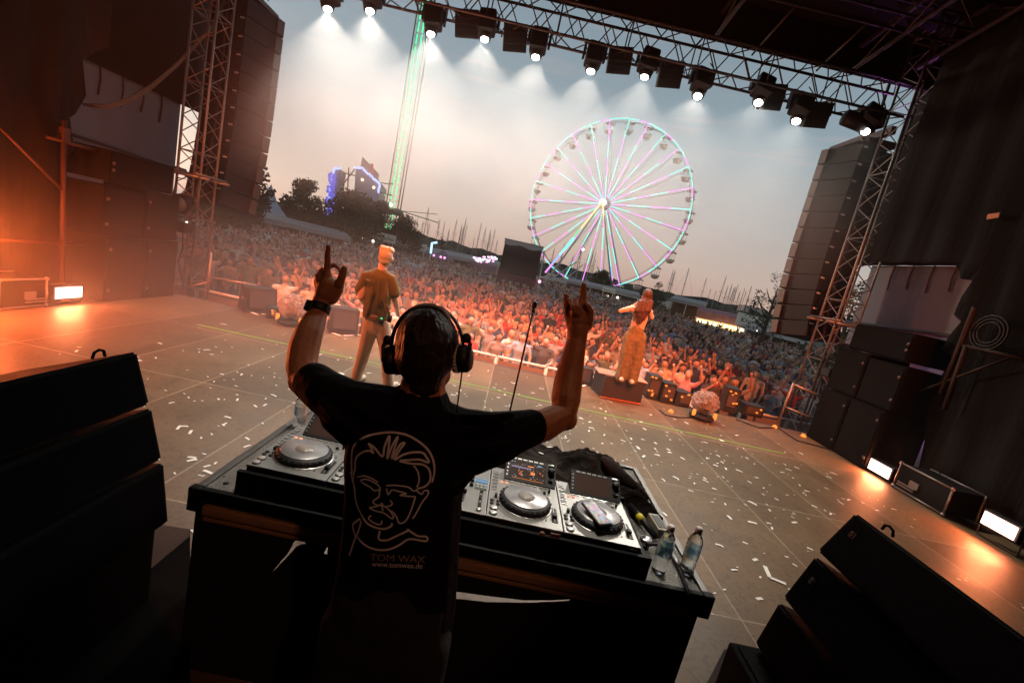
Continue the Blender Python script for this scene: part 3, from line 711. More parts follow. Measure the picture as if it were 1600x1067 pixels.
for (x0, y0), (x1, y1) in (((535, 290), (556, 262)), ((535, 270), (556, 275)), ((537, 300), (556, 300)), ((545, 262), (543, 300)), ((594, 286), (612, 288)), ((592, 300), (612, 306))): b.tube(Y_(x0, y0, 85), Y_(x1, y1, 85), .12, ms, 5)
b.build('gantry', br_)

# ---- trees
def leaf_mat(name, c):
    m = mat(name, c, .8, var=.45, vscale=.9); return m
LM = [leaf_mat('dark_foliage', (.055, .062, .030)), leaf_mat('mid_foliage', (.085, .092, .045)), leaf_mat('far_foliage', (.06, .07, .045))]
bark = mat('bark', (.09, .065, .045), .9, bump=.4, bscale=8)
def tree(px, pyt, Y, wid, label, kind=0, m=0, seed=0, dens=1.):
    dens *= 1.35
    r_ = random.Random(seed); top = Y_(px, pyt, Y); x0, y0 = top.x, Y; h = top.z-GZ
    t = empty('tree', (x0, y0, GZ), label, 'tree')
    b = MB(); lean = r_.uniform(-.03, .03)*h
    b.path([(x0, y0, GZ), (x0+lean*.4, y0, GZ+h*.35), (x0+lean, y0, GZ+h*.85)], [.035*h, .024*h, .005*h], bark, 8)
    for k in range(9):
        a = r_.uniform(0, 6.28); z = GZ+h*r_.uniform(.28, .7); L = wid*r_.uniform(.25, .45)
        b.path([(x0+lean*.5, y0, z), (x0+math.cos(a)*L*.5, y0+math.sin(a)*L*.5, z+h*.06), (x0+math.cos(a)*L, y0+math.sin(a)*L, z+h*.16)], [.011*h, .007*h, .002*h], bark, 5)
    b.build('trunk', t)
    cl_ = []
    n = int(46*dens)
    for k in range(n):
        if kind == 1:
            u = r_.random(); z = .1+.88*u; rr = (1-u)**.8*.5+.03; a = r_.uniform(0, 6.28); q = rr*math.sqrt(r_.random()); cl_.append((x0+math.cos(a)*q*wid, y0+math.sin(a)*q*wid, GZ+h*z, wid*.10*(1.3-u)))
        else:
            z = r_.uniform(.22, .96); prof = math.sin(math.pi*min(1, max(0, (z-.12)/.9))**.8)**.7; a = r_.uniform(0, 6.28); q = (r_.random()**.45)*prof*.46
            cl_.append((x0+math.cos(a)*q*wid, y0+math.sin(a)*q*wid, GZ+h*z, wid*r_.uniform(.09, .16)))
    V = []; Fc = []
    for (cx, cy2, cz, rr) in cl_:
        for j in range(int(78*dens)):
            d = Vector((r_.gauss(0, 1), r_.gauss(0, 1), r_.gauss(0, 1))); d.normalize(); p = Vector((cx, cy2, cz))+d*rr*(r_.random()**.4)*1.15
            s_ = rr*r_.uniform(.13, .27); u = Vector((r_.gauss(0, 1), r_.gauss(0, 1), r_.gauss(0, 1))).normalized()*s_; v = u.orthogonal().normalized()*s_*.6
            k0 = len(V); V += [p-u, p+v, p+u, p-v]; Fc.append((k0, k0+1, k0+2, k0+3))
    b = MB(); b.add(V, Fc, LM[m]); b.build('crown', t)
    return t
tree(372, 252, 42, 6.6, 'big dark tree behind the left line array', 0, 0, 1, 1.2)
tree(480, 281, 55, 5.2, 'bushy tree between the pale pyramid tent and the blue-lit ride', 0, 1, 2)
tree(556, 303, 58, 7.2, 'wide round tree in front of the blue-lit fairground ride', 0, 1, 3, 1.1)
tree(598, 316, 62, 4.2, 'narrow tree beside the foot of the green-lit tower', 0, 0, 5)
tree(637, 342, 62, 5.2, 'round tree right of the green-lit tower', 0, 0, 6)
tree(692, 369, 80, 3.6, 'small pointed tree among the boat masts', 1, 2, 7)
tree(944, 424, 95, 5.4, 'dark bushy tree below the hub of the ferris wheel', 0, 0, 8)
tree(1032, 440, 60, 4.6, 'dark conifer right of the woman on the box', 1, 0, 9)
tree(1222, 428, 32, 3.0, 'sparse tree half hidden behind the right line array', 0, 2, 10, .55)
tree(1345, 445, 24, 3.6, 'leafy tree seen through the right truss tower', 0, 1, 11, .7)
tree(325, 330, 30, 5.5, 'low tree behind the left truss tower', 0, 0, 12, .8)

# ---- tents, stands and signs
tw_ = mat('tent_canvas', (.40, .42, .46), .8, var=.1, vscale=.5); tg = mat('stand_roof_grey', (.34, .32, .31), .7, var=.1, vscale=.3)
def pyramid(px, py, Y, wd, ht, label, m, walls=2.4):
    a = Y_(px, py, Y); t = empty('tent', (a.x, Y, GZ), label, 'tent'); z0 = a.z-ht; h = wd/2
    V = [(a.x-h, Y-h, z0), (a.x+h, Y-h, z0), (a.x+h, Y+h, z0), (a.x-h, Y+h, z0)]; b = MB()
    k = .28; M_ = [(a.x-h*k, Y-h*k, z0+ht*.55), (a.x+h*k, Y-h*k, z0+ht*.55), (a.x+h*k, Y+h*k, z0+ht*.55), (a.x-h*k, Y+h*k, z0+ht*.55)]
    b.add(V+M_+[tuple(a)], [(i, (i+1) % 4, 4+(i+1) % 4, 4+i) for i in range(4)]+[(4+i, 4+(i+1) % 4, 8) for i in range(4)], m); b.build('roof', t)
    b = MB()
    for v in V: b.tube(v, (v[0], v[1], GZ), .06, wst, 6)
    b.build_each('pole', t); 
    b = MB(); b.box((a.x, Y+h, (z0+GZ)/2), (wd, .05, z0-GZ), m); b.build('back_wall', t)
    return t
pyramid(424, 288, 60, 5.2, 5.0, 'pale blue pyramid tent between the trees at left', mat('pale_blue_canvas', (.42, .48, .56), .8))
def stand(p0, p1, Y0, Y1, label, roofm, hgt=None, depth=4, glow=None, sign=None, thick=.45):
    a = Y_(*p0, Y0); c = Y_(*p1, Y1); t = empty('market_stand', ((a.x+c.x)/2, (Y0+Y1)/2, GZ), label, 'market stand')
    d = (c-a); d.z = 0; d.normalize(); nn = Vector((-d.y, d.x, 0))*depth
    b = MB(); b.prism([a, c, c+nn+Vector((0, 0, .5)), a+nn+Vector((0, 0, .5))], (0, 0, thick), roofm); b.build('roof', t)
    b = MB(); a2 = Vector((a.x, a.y, GZ))+nn*.3; c2 = Vector((c.x, c.y, GZ))+nn*.3
    b.prism([a2, c2, c2+Vector((0, 0, 1.1)), a2+Vector((0, 0, 1.1))], nn*.1, mat('counter', (.2, .17, .15), .7)); b.build('counter', t)
    b = MB(); a3 = Vector((a.x, a.y, GZ))+nn*.95; c3 = Vector((c.x, c.y, GZ))+nn*.95; hz = min(a.z, c.z)-GZ
    b.prism([a3, c3, c3+Vector((0, 0, hz)), a3+Vector((0, 0, hz))], nn*.03, glow or mat('stand_wall', (.16, .12, .10), .8)); b.build('back_wall', t)
    n = max(2, int((c-a).length/3.5))
    for k in range(n+1):
        q = a.lerp(c, k/n); b = MB(); b.tube((q.x, q.y, q.z), (q.x, q.y, GZ), .07, wst, 6); b.build('post', t)
    return t
stand((404, 345), (548, 378), 47, 52, 'long pale stand roof under the trees at left', tg)
stand((542, 372), (662, 394), 60, 62, 'long pale stand roof below the left sign boards', tg)
stand((662, 396), (790, 420), 64, 70, 'far stand roof left of the black screen tower', tg)
stand((885, 442), (1000, 466), 80, 78, 'long pale stand below the ferris wheel', tg)
stand((1046, 470), (1100, 482), 62, 60, 'low pale stand left of the glowing kiosk', tg)
glow = emitm('kiosk_glow', (1, .55, .18), 1.5)
k_ = stand((1088, 496), (1165, 512), 56, 54, 'kiosk with warm orange counter light and colourful awning', mat('kiosk_awning', (.34, .14, .14), .7, var=.8, vscale=1.2), glow=glow, thick=.9)
b = MB()
for i in range(9): b.box(Y_(1092+i*8.4, 501+i*1.8, 54.3-i*.1), (.42, .1, .34), emitm('kiosk_bulb', (1, .75, .35), 5))
b.build('lamp_strip', k_)
stand((1155, 512), (1262, 540), 46, 42, 'pale flat stand roof in front of the right line array', mat('pale_stand_roof', (.5, .52, .52), .6))
def sign_board(pts, Y, label, text, tm, bm_, size, frame=True):
    P = [Y_(x, y, Y) for x, y in pts]; c = sum(P, Vector())/4; wd = (P[1]-P[0]).length; ht = (P[0]-P[3]).length
    t = empty('sign_board', (c.x, Y, GZ), label, 'sign')
    b = MB(); b.box(c, (wd, .25, ht), bm_); b.build('board', t)
    b = MB()
    for s_ in (-1, 1): b.tube((c.x+s_*wd*.4, Y+.2, c.z), (c.x+s_*wd*.4, Y+.2, GZ), .07, wst, 6)
    b.build_each('post', t)
    label_text(text, size, (c.x, Y-.15, c.z-.05), (math.pi/2, 0, 0), tm, 'lettering', t)
    return t
wb = mat('sign_cream', (.78, .75, .64), .7); dg_ = mat('sign_dark_green', (.05, .12, .08), .6)
sign_board(((579, 360), (619, 369), (617, 381), (577, 373)), 60, 'cream sign board on the stand roof left of the round tree', 'Krombacher', dg_, wb, .62)
sign_board(((634, 375), (667, 383), (665, 393), (632, 386)), 62, 'second, smaller cream sign board right of the round tree', 'Krombacher', dg_, wb, .52)
sign_board(((1154, 487), (1218, 503), (1214, 521), (1150, 506)), 46, 'large cream sign board on the stand near the right line array', 'Krombacher', dg_, wb, .72)
sign_board(((943, 448), (962, 453), (960, 459), (941, 454)), 78, 'small grey sign board below the ferris wheel', 'Riesenrad', dg_, wb, .5)
for i, (x, y, Y, lab) in enumerate(((346, 343, 40, 'white lamp by the left line array'), (346, 354, 40, 'lower white lamp by the left line array'), (397, 356, 60, 'bright white lamp under the big dark tree'), (404, 359, 60, 'second bright lamp under the big dark tree'), (292, 348, 20, 'white lamp seen through the left truss tower'),
        (565, 373, 59, 'lamp at the left end of the cream sign board'), (583, 377, 59, 'lamp under the cream sign board'), (949, 462, 77, 'left one of two white lamps below the ferris wheel'), (965, 465, 77, 'right one of two white lamps below the ferris wheel'), (911, 390, 100, 'pair of white lamps inside the ferris wheel'), (1183, 517, 45, 'white lamp under the large sign board'))):
    p = Y_(x, y, Y); s_ = Y/60*.15; t = empty('site_lamp', (p.x, Y, GZ), lab, 'lamp'); b = MB(); b.ell(p, (s_, s_, s_), LMP, 10, 7); b.build('bulb', t); b = MB(); b.tube((p.x, Y+.2, p.z), (p.x, Y+.2, GZ), .05, wst, 6); b.lathe(p+Vector((0, .1, s_)), [(s_*.9, 0), (s_*.4, s_*.5)], wst, 10); b.build('mast', t)
p = [Y_(x, y, 58) for x, y in ((673, 396), (675, 380), (683, 379))]
t = empty('light_arch', (p[0].x, 58, GZ), 'blue glowing corner light by the boat masts', 'light')
b = MB(); b.path(p, .14, emitm('arch_blue', (.35, .6, 1), 2.2), 6); b.build('neon_tube', t); b = MB(); b.tube(p[0], (p[0].x, 58, GZ), .07, wst); b.build('post', t)
# purple lit booth
t = empty('fair_booth', (Y_(757, 412, 66).x, 66, GZ), 'pink and white lit fair booth left of the black screen tower', 'booth')
c = Y_(757, 412, 66); b = MB(); b.box((c.x, 66, (c.z+GZ)/2), (3.6, 3, c.z-GZ), mat('booth_wall', (.2, .13, .16), .7)); b.build('body', t)
b = MB()
em = [emitm('booth_pink', (1, .35, .75), 2), emitm('booth_white', (.9, .85, 1), 2.4), emitm('booth_green', (.2, 1, .4), 1.5)]
for k in range(46): q = Y_(740+rnd.uniform(0, 36), 404+rnd.uniform(-3, 6)+0, 64.3); b.box(q, (.3, .1, .16), em[(k*7) % 3 if k % 5 == 0 else k % 2])
b.build('lamp_strip', t)
t = empty('fair_tent', (Y_(693, 398, 60).x, 60, GZ), 'small dark tent with coloured lamps right of the blue corner light', 'tent')
a = Y_(693, 391, 60); b = MB(); b.lathe((a.x, 60, a.z), [(2.0, -1.4), (1.1, -.7), (.05, 0)], mat('purple_canvas', (.2, .16, .2), .8), 8); b.tube((a.x, 60, a.z), (a.x, 60, GZ), .08, wst); b.build('canopy', t)
b = MB()
for dx in (-.8, .1, .6): b.ell((a.x+dx, 58.3, a.z-.9), (.15,)*3, em[0] if dx else em[2], 6, 5)
b.build('lamp', t)
# mixing tower (black box with screen)
fo = empty('mixing_tower', (.3, 40, GZ), 'black cloth-covered mixing tower standing in the crowd', 'mixing tower')
P = [Y_(x, y, 40) for x, y in ((790, 374), (848, 389))]; x0, x1, zt = P[0].x, P[1].x, (P[0].z+P[1].z)/2
b = MB(); b.box(((x0+x1)/2, 41.8, (zt+GZ)/2), (x1-x0, 3.4, zt-GZ), mat('tower_cloth', (.02, .017, .017), .9, var=.4, vscale=1, bump=.4, bscale=2)); b.build('clad_wall', fo)
b = MB(); n = 10; V = []
for i in range(n+1):
    x = x0-.05+(x1-x0+.1)*i/n; V += [(x, 40.02, zt+.08), (x, 40.0, zt-.30-.09*math.sin(i*1.1))]
b.add(V, [(2*i, 2*i+2, 2*i+3, 2*i+1) for i in range(n)], mat('grey_valance', (.30, .33, .34), .8)); b.prism([(x0-.1, 39.98, zt+.1), (x1+.1, 39.98, zt+.1), (x1+.1, 43.6, zt+.1), (x0-.1, 43.6, zt+.1)], (0, 0, .05), mat('grey_valance_top', (.30, .33, .34), .8)); b.build('roof_sheet', fo)
b = MB(); b.box(((x0+x1)/2, 39.7, .55), (x1-x0+.1, .5, 1.3), mat('maroon_banner', (.10, .025, .04), .8)); b.build('banner', fo)
b = MB()
for k in range(4): b.box((x0+.6+k*.62, 39.43, .55-.06*k*0), (.36, .02, .2), mat('banner_print', (.25, .25, .25), .7))
b.build('banner_print', fo)
b = MB(); b.ell(Y_(843, 440, 39.2), (.13,)*3, emitm('pink_spot', (1, .25, .6), 5), 8, 6); b.build('spotlight', fo)
b = MB(); b.tube((x1+.4, 39.5, GZ), (x1+.2, 40, zt-.2), .06, wst); b.build('post', fo)

# ---- distant vehicles/boats: sailing boats with masts
bh = mat('boat_hull', (.5, .5, .48), .5); mm_ = mat('mast_alloy', (.25, .23, .22), .5, .4)
BH = []
def boat_meshes(k):
    L = 8+k; b = MB(); V = []; n = 8
    for i in range(n+1):
        u = i/n; wd = 1.3*math.sin(math.pi*(.12+.8*u))**.7*(1 if u < .9 else .5); V += [((u-.5)*L, -wd, 1.2+.25*u), ((u-.5)*L, wd, 1.2+.25*u), ((u-.5)*L*.9, -wd*.3, 0), ((u-.5)*L*.9, wd*.3, 0)]
    F = []
    for i in range(n):
        a = 4*i; F += [(a, a+4, a+5, a+1), (a, a+2, a+6, a+4), (a+1, a+5, a+7, a+3), (a+2, a+3, a+7, a+6)]
    F += [(0, 1, 3, 2), (4*n, 4*n+2, 4*n+3, 4*n+1)]
    b.add(V, F, bh); b.box((0, 0, 1.6), (L*.35, 1.5, .6), bh, bev=.15); hull = b.mesh('hull')
    mh_ = 11+1.3*k; b = MB(); b.tube((.5, 0, 1), (.5, 0, mh_), .13, mm_, 6, r1=.07); b.tube((.5, -.9, mh_*.62), (.5, .9, mh_*.62), .05, mm_, 4)
    mast = b.mesh('mast'); b = MB(); b.tube((.5, 0, 2.6), (-L*.38, 0, 2.5), .1, mm_, 6); b.path([(.4, 0, 2.75), (-L*.35, 0, 2.7)], .18, mat('rolled_sail', (.12, .14, .25), .8), 6); boom = b.mesh('boom')
    b = MB()
    for e in ((L*.48, 0, 1.4), (-L*.48, 0, 1.4), (.5, 1.2, 1.3), (.5, -1.2, 1.3)): b.tube(e, (.5, 0, mh_-.2), .022, mm_, 3, caps=False)
    return hull, mast, boom, b.mesh('rigging')
BM = [boat_meshes(k) for k in range(4)]
bx = [(655+rnd.random()*125) for _ in range(20)]+[858+rnd.random()*90 for _ in range(12)]+[1040+rnd.random()*185 for _ in range(24)]
bx.sort()
for i, px in enumerate(bx):
    Yb = rnd.uniform(150, 215); hy = 413.7+(px-809)*.2271
    x = Y_(px, hy, Yb).x; k = rnd.randrange(4)
    sec = 'left of the mixing tower' if px < 790 else ('through the ferris wheel' if px < 960 else 'right of the conifer')
    seq = i if px < 790 else (i-20 if px < 960 else i-32)
    t = empty('sailing_boat', (x, Yb, GZ+.05), 'sailing boat with bare mast, %s from left of those %s' % (ORD[seq], sec), 'sailing boat', 'sailing boats moored in the harbour')
    t.rotation_euler = (R(rnd.uniform(-1.5, 1.5)), 0, R(rnd.uniform(20, 160))); t.scale = (rnd.uniform(.9, 1.2),)*3
    for nm, me in zip(('hull', 'mast', 'boom', 'rigging'), BM[k]):
        o = bpy.data.objects.new(nm, me); COL.objects.link(o); o.parent = t
b = MB()
for k in range(160):
    x = rnd.uniform(-150, 260); y = rnd.uniform(255, 330); h = rnd.uniform(3, 8); b.ell((x, y, GZ+h*.5), (rnd.uniform(3, 8), 3, h*.6), LM[2], 7, 5)
b.build('far_shore_wood', kind='stuff', label='dark wooded far shore beyond the boats', cat='woodland')
b = MB(); b.box((Y_(1180, 470, 420).x, 420, 5), (22, 12, 14), mat('pale_block', (.5, .42, .38), .8)); b.box((Y_(1180, 470, 420).x+16, 420, 2), (14, 12, 8), mat('pale_block_low', (.4, .38, .38), .8))
b.build('far_building', label='small pale block house far beyond the masts near the right line array', cat='building')
# ============================================================ crowd
SK = [mat('skin_fair', (.50, .31, .23), .6), mat('skin_tan', (.36, .21, .14), .6)]
HR = [mat('hair_dark', (.03, .018, .012), .6), mat('hair_brown', (.10, .05, .028), .6), mat('hair_blond', (.36, .24, .12), .6)]
TOPS = [('white', (.62, .60, .58)), ('black', (.012, .012, .014)), ('grey', (.22, .22, .22)), ('navy', (.03, .045, .11)), ('cream', (.50, .42, .32)), ('light blue', (.25, .36, .48)), ('pink', (.52, .25, .27)), ('red', (.42, .05, .04)), ('olive', (.11, .12, .06)), ('white', (.66, .65, .64)), ('dark grey', (.06, .06, .065))]
TM = [mat('top_'+n.replace(' ', '_'), c, .85, var=.15, vscale=12) for n, c in TOPS]
PM = [mat('trousers_blue', (.05, .07, .13), .85), mat('trousers_dark', (.02, .02, .022), .85), mat('shorts_beige', (.30, .24, .17), .85)]
def figure(pose, female, seed):
    r_ = random.Random(seed); B = Body(); sk, hr, tp, pt = SK[0], HR[0], TM[0], PM[0]
    h = 1.66 if female else 1.79; k = h/1.79; sw = .17 if female else .20
    V = lambda x, y, z: (x*k, y*k, z*k)
    # torso
    B.limb([V(0, .0, .95), V(0, .01, 1.12), V(0, 0, 1.30), V(0, .01, 1.44)], [.155*k, .14*k, .165*k, .12*k], tp, .66, (1, 0, 0))
    B.limb([V(-sw*.8, .01, 1.43), V(sw*.8, .01, 1.43)], [.068*k, .068*k], tp)
    B.limb([V(0, .01, 1.46), V(0, -.01, 1.58)], [.055*k, .052*k], sk)
    B.blob(V(0, -.02, 1.655), (.078*k, .095*k, .115*k), sk); B.blob(V(0, -.115, 1.64), (.016*k, .018*k, .024*k), sk)
    B.blob(V(0, .018, 1.70), (.088*k, .092*k, .088*k), hr)
    if female: B.limb([V(0, .06, 1.68), V(0, .085, 1.5), V(0, .09, 1.34)], [.085*k, .09*k, .06*k], hr, .5, (1, 0, 0))
    for s in (-1, 1):
        st = r_.uniform(-.05, .05)
        B.limb([V(s*.09, 0, .93), V(s*.11, -.03+st, .5), V(s*.12, .03+st, .08)], [.095*k, .06*k, .042*k], pt)
        B.limb([V(s*.12, .04+st, .05), V(s*.13, -.13+st, .035)], [.045*k, .04*k], HR[0])
    arms = {'down': [((-.26, -.02, 1.16), (-.24, -.12, .93)), ((.26, -.02, 1.16), (.24, -.14, .93))],
            'up': [((-.33, -.08, 1.58), (-.26, -.16, 1.88)), ((.33, -.06, 1.60), (.24, -.15, 1.90))],
            'one': [((-.25, -.02, 1.17), (-.10, -.20, 1.10)), ((.32, -.1, 1.56), (.22, -.24, 1.82))],
            'clap': [((-.30, -.12, 1.30), (-.06, -.30, 1.48)), ((.30, -.12, 1.30), (.06, -.30, 1.48))],
            'phone': [((-.24, -.14, 1.30), (-.05, -.32, 1.60)), ((.25, -.02, 1.15), (.1, -.2, 1.12))],
            'wave': [((-.34, -.02, 1.56), (-.42, -.1, 1.85)), ((.25, -.05, 1.16), (.1, -.2, 1.1))]}[pose]
    for s, (e, w_) in zip((-1, 1), arms):
        sh = (s*sw, .01, 1.43); m1 = tuple((a+b)/2 for a, b in zip(sh, e))
        B.limb([V(*sh), V(*m1)], [.058*k, .05*k], tp); B.limb([V(*m1), V(*e), V(*w_)], [.044*k, .040*k, .028*k], sk)
        d = (Vector(w_)-Vector(e)).normalized(); hh = Vector(w_)+d*.06; B.blob(V(*hh), (.038*k, .03*k, .055*k), sk)
    return B, (sk, hr, tp, pt)
FIG = []
for i, (p, f) in enumerate((('down', 0), ('up', 0), ('one', 0), ('clap', 1), ('phone', 1), ('wave', 0), ('down', 1), ('up', 1))):
    B, ms_ = figure(p, f, i); me = B.build('person', .022, 2, decim=.6, mesh_only=True)
    FIG.append((me, p, f, [x.name for x in me.materials]))
PT = {'down': 'arms down', 'up': 'arms raised', 'one': 'fist raised', 'clap': 'clapping', 'phone': 'hand at face', 'wave': 'waving'}
def blocked(x, y):
    if 45.5 < y < 57 and x < -.40*y+1: return True
    if 39 < y < 44.5 and -2.2 < x < 2.8: return True
    if abs(x-7.3) < 1.3 and y < 12.8 or abs(x+7.3) < 1.3 and y < 12.8: return True
    if y < 12.5 and abs(x) > 6.3: return True
    return False
def visible_x(y): return -.80*y+1.5, .86*y+0
crowd_n = 0; seen = {}
rowy = 11.05; row = 0
while crowd_n < 298:
    xl, xr = max(-.72*rowy, -17), min(.72*rowy, 15)
    x = xl+rnd.uniform(0, .4); idx = 0
    while x < xr and crowd_n < 298:
        y = rowy+rnd.uniform(-.16, .16)
        if not blocked(x, y):
            me, p, f, nm = FIG[rnd.choices(range(8), (4, 2, 2, 1.5, 2, 1, 4, 1.2))[0]]
            o = bpy.data.objects.new('person', me); COL.objects.link(o)
            ti = rnd.randrange(len(TM)); hi = rnd.choices((0, 1, 2), (5, 4, 2))[0]
            for j, s in enumerate(nm):
                if s.startswith('top_'): o.material_slots[j].link = 'OBJECT'; o.material_slots[j].material = TM[ti]
                elif s == 'hair_dark': o.material_slots[j].link = 'OBJECT'; o.material_slots[j].material = HR[hi]
                elif s == 'skin_fair': o.material_slots[j].link = 'OBJECT'; o.material_slots[j].material = SK[rnd.random() < .35]
                elif s.startswith('trousers'): o.material_slots[j].link = 'OBJECT'; o.material_slots[j].material = rnd.choice(PM)
            s_ = rnd.uniform(.88, 1.08); o.scale = (s_*rnd.uniform(1.0, 1.16), s_*1.06, s_)
            o.location = (x, y, GZ); o.rotation_euler = (0, 0, math.atan2(x*.6, y)*-1+rnd.uniform(-.35, .35))
            idx += 1
            lab = '%s in %s top, %s hair, %s, crowd row %s, %s from left' % ('woman' if f else 'man', TOPS[ti][0], ('dark', 'brown', 'blond')[hi], PT[p], ('one two three four five six seven eight nine ten eleven twelve thirteen fourteen').split()[row], ORD[idx-1])
            tag(o, lab, 'person', 'crowd in front of the stage')
            crowd_n += 1
        x += rnd.uniform(.48, .72)
    rowy += .72+.02*row; row += 1
Y_CROWD = rowy
# the rest of the crowd as one mass: small low-poly figures
def lowfig(seed, arms, female):
    r_ = random.Random(seed); b = MB(); tp, sk, hr = 0, 1, 2
    A, S_, H_ = 'A', 'S', 'H'
    b.path([(0, 0, .0), (0, 0, .9)], [.13, .15], 'P', 6, False, .7, (1, 0, 0)); b.path([(0, 0, .88), (0, 0, 1.2), (0, 0, 1.42), (0, 0, 1.5)], [.16, .18, .22, .07], 'A', 8, False, .55, (1, 0, 0))
    b.ell((0, -.01, 1.64), (.08, .095, .12), 'S', 7, 5); b.ell((0, .025, 1.69), (.09, .095, .09), 'H', 7, 5)
    if female: b.path([(0, .07, 1.7), (0, .09, 1.4)], [.09, .07], 'H', 5, False)
    for s in (-1, 1):
        if arms == 0: q = [(s*.21, 0, 1.42), (s*.27, 0, 1.15), (s*.24, -.12, .95)]
        elif arms == 1: q = [(s*.2, 0, 1.42), (s*.32, -.06, 1.58), (s*.25, -.12, 1.86)]
        else: q = [(s*.2, 0, 1.42), (s*.28, -.1, 1.2), (s*.08, -.28, 1.4 if s > 0 else 1.7)]
        b.path(q[:2], [.06, .05], 'A', 5, False); b.path(q[1:], [.045, .03], 'S', 5, False); b.ell(q[2], (.045,)*3, 'S', 5, 4)
    return b
LF = [lowfig(0, 0, 0), lowfig(1, 1, 0), lowfig(2, 2, 0), lowfig(3, 0, 1), lowfig(4, 2, 1)]
mats_all = TM+SK+HR+PM
VV = []; FF = []; MI = []; off = 0
key = {'A': 0, 'S': 1, 'H': 2, 'P': 3}
pre = []
for b in LF:
    v = np.array(b.v); q = [list(f)+([-1] if len(f) == 3 else []) for f in b.f]
    ok = [i for i, f in enumerate(b.f) if len(f) in (3, 4)]
    pre.append((v, [b.f[i] for i in ok], np.array([key[b.mats[b.m[i]]] for i in ok])))
y = Y_CROWD
npr = np.random.RandomState(5)
loops = []; starts = []
cnt = 0
while y < 118:
    xl = max(-.80*y+1, -30-y*.02); xr = .80*y
    xr = min(xr, 46)
    sp = .62+y*.011
    x = xl
    while x < xr:
        x += sp*npr.uniform(.7, 1.35)
        if blocked(x, y) or npr.rand() < .07: continue
        if y > 57 and x < -.3*y: continue
        if y > 52 and x > .47*y: continue
        if y > 46 and x > 26: continue
        v, f, k = pre[npr.choice(5, p=[.42, .12, .16, .2, .1])]
        a = npr.uniform(-.5, .5); ca, sa = math.cos(a), math.sin(a); s_ = npr.uniform(.86, 1.09)
        w_ = np.empty_like(v); w_[:, 0] = (v[:, 0]*ca-v[:, 1]*sa)*s_+x; w_[:, 1] = (v[:, 0]*sa+v[:, 1]*ca)*s_+y+npr.uniform(-.25, .25); w_[:, 2] = v[:, 2]*s_+GZ
        VV.append(w_); FF += [tuple(i+off for i in g) for g in f]; off += len(v)
        mm = np.array([npr.randint(len(TM)), len(TM)+(npr.rand() < .35), len(TM)+2+npr.choice(3, p=[.5, .35, .15]), len(TM)+5+npr.randint(3)])
        MI.append(mm[k]); cnt += 1
    y += .62+y*.012
me = bpy.data.meshes.new('far_crowd'); me.from_pydata(np.concatenate(VV), [], FF)
for m in mats_all: me.materials.append(m)
me.polygons.foreach_set('material_index', np.concatenate(MI).astype(np.int32)); me.polygons.foreach_set('use_smooth', np.ones(len(me.polygons), bool)); me.update()
tag(link_mesh('far_crowd', me), 'dense festival crowd filling the ground behind the front rows', 'crowd', kind='stuff')
print('far crowd', cnt)
# barrier
bg = None
def barrier(x0, y0, x1, y1, lab, m_=mat('galvanised_rail', (.62, .60, .58), .5)):
    t = empty('crowd_barrier', ((x0+x1)/2, (y0+y1)/2, GZ), lab, 'barrier', 'crowd barrier sections in front of the stage')
    a = Vector((x0, y0, 0)); c = Vector((x1, y1, 0)); m = m_
    b = MB(); b.tube(a+Vector((0, 0, -.03)), c+Vector((0, 0, -.03)), .035, m)
    for q in (a, c): b.tube(q+Vector((0, 0, GZ)), q+Vector((0, 0, -.03)), .03, m)
    b.build('frame', t)
    b = MB(); d = (c-a).normalized()*.04; b.prism([a+d+Vector((0, 0, -1.05)), c-d+Vector((0, 0, -1.05)), c-d+Vector((0, 0, -.10)), a+d+Vector((0, 0, -.10))], Vector((-d.y, d.x, 0))*.4, mat('barrier_panel', (.32, .30, .29), .5, .5)) if bg is None else None
    b.build('panel', t)
bp = [(-8.4+1.2*k, 10.35+.015*abs(k-7)**1.3) for k in range(15)]
for k in range(14): barrier(bp[k][0], bp[k][1], bp[k+1][0]-.03, bp[k+1][1], '%s metal crowd barrier panel from the left along the stage pit' % ORD[k])
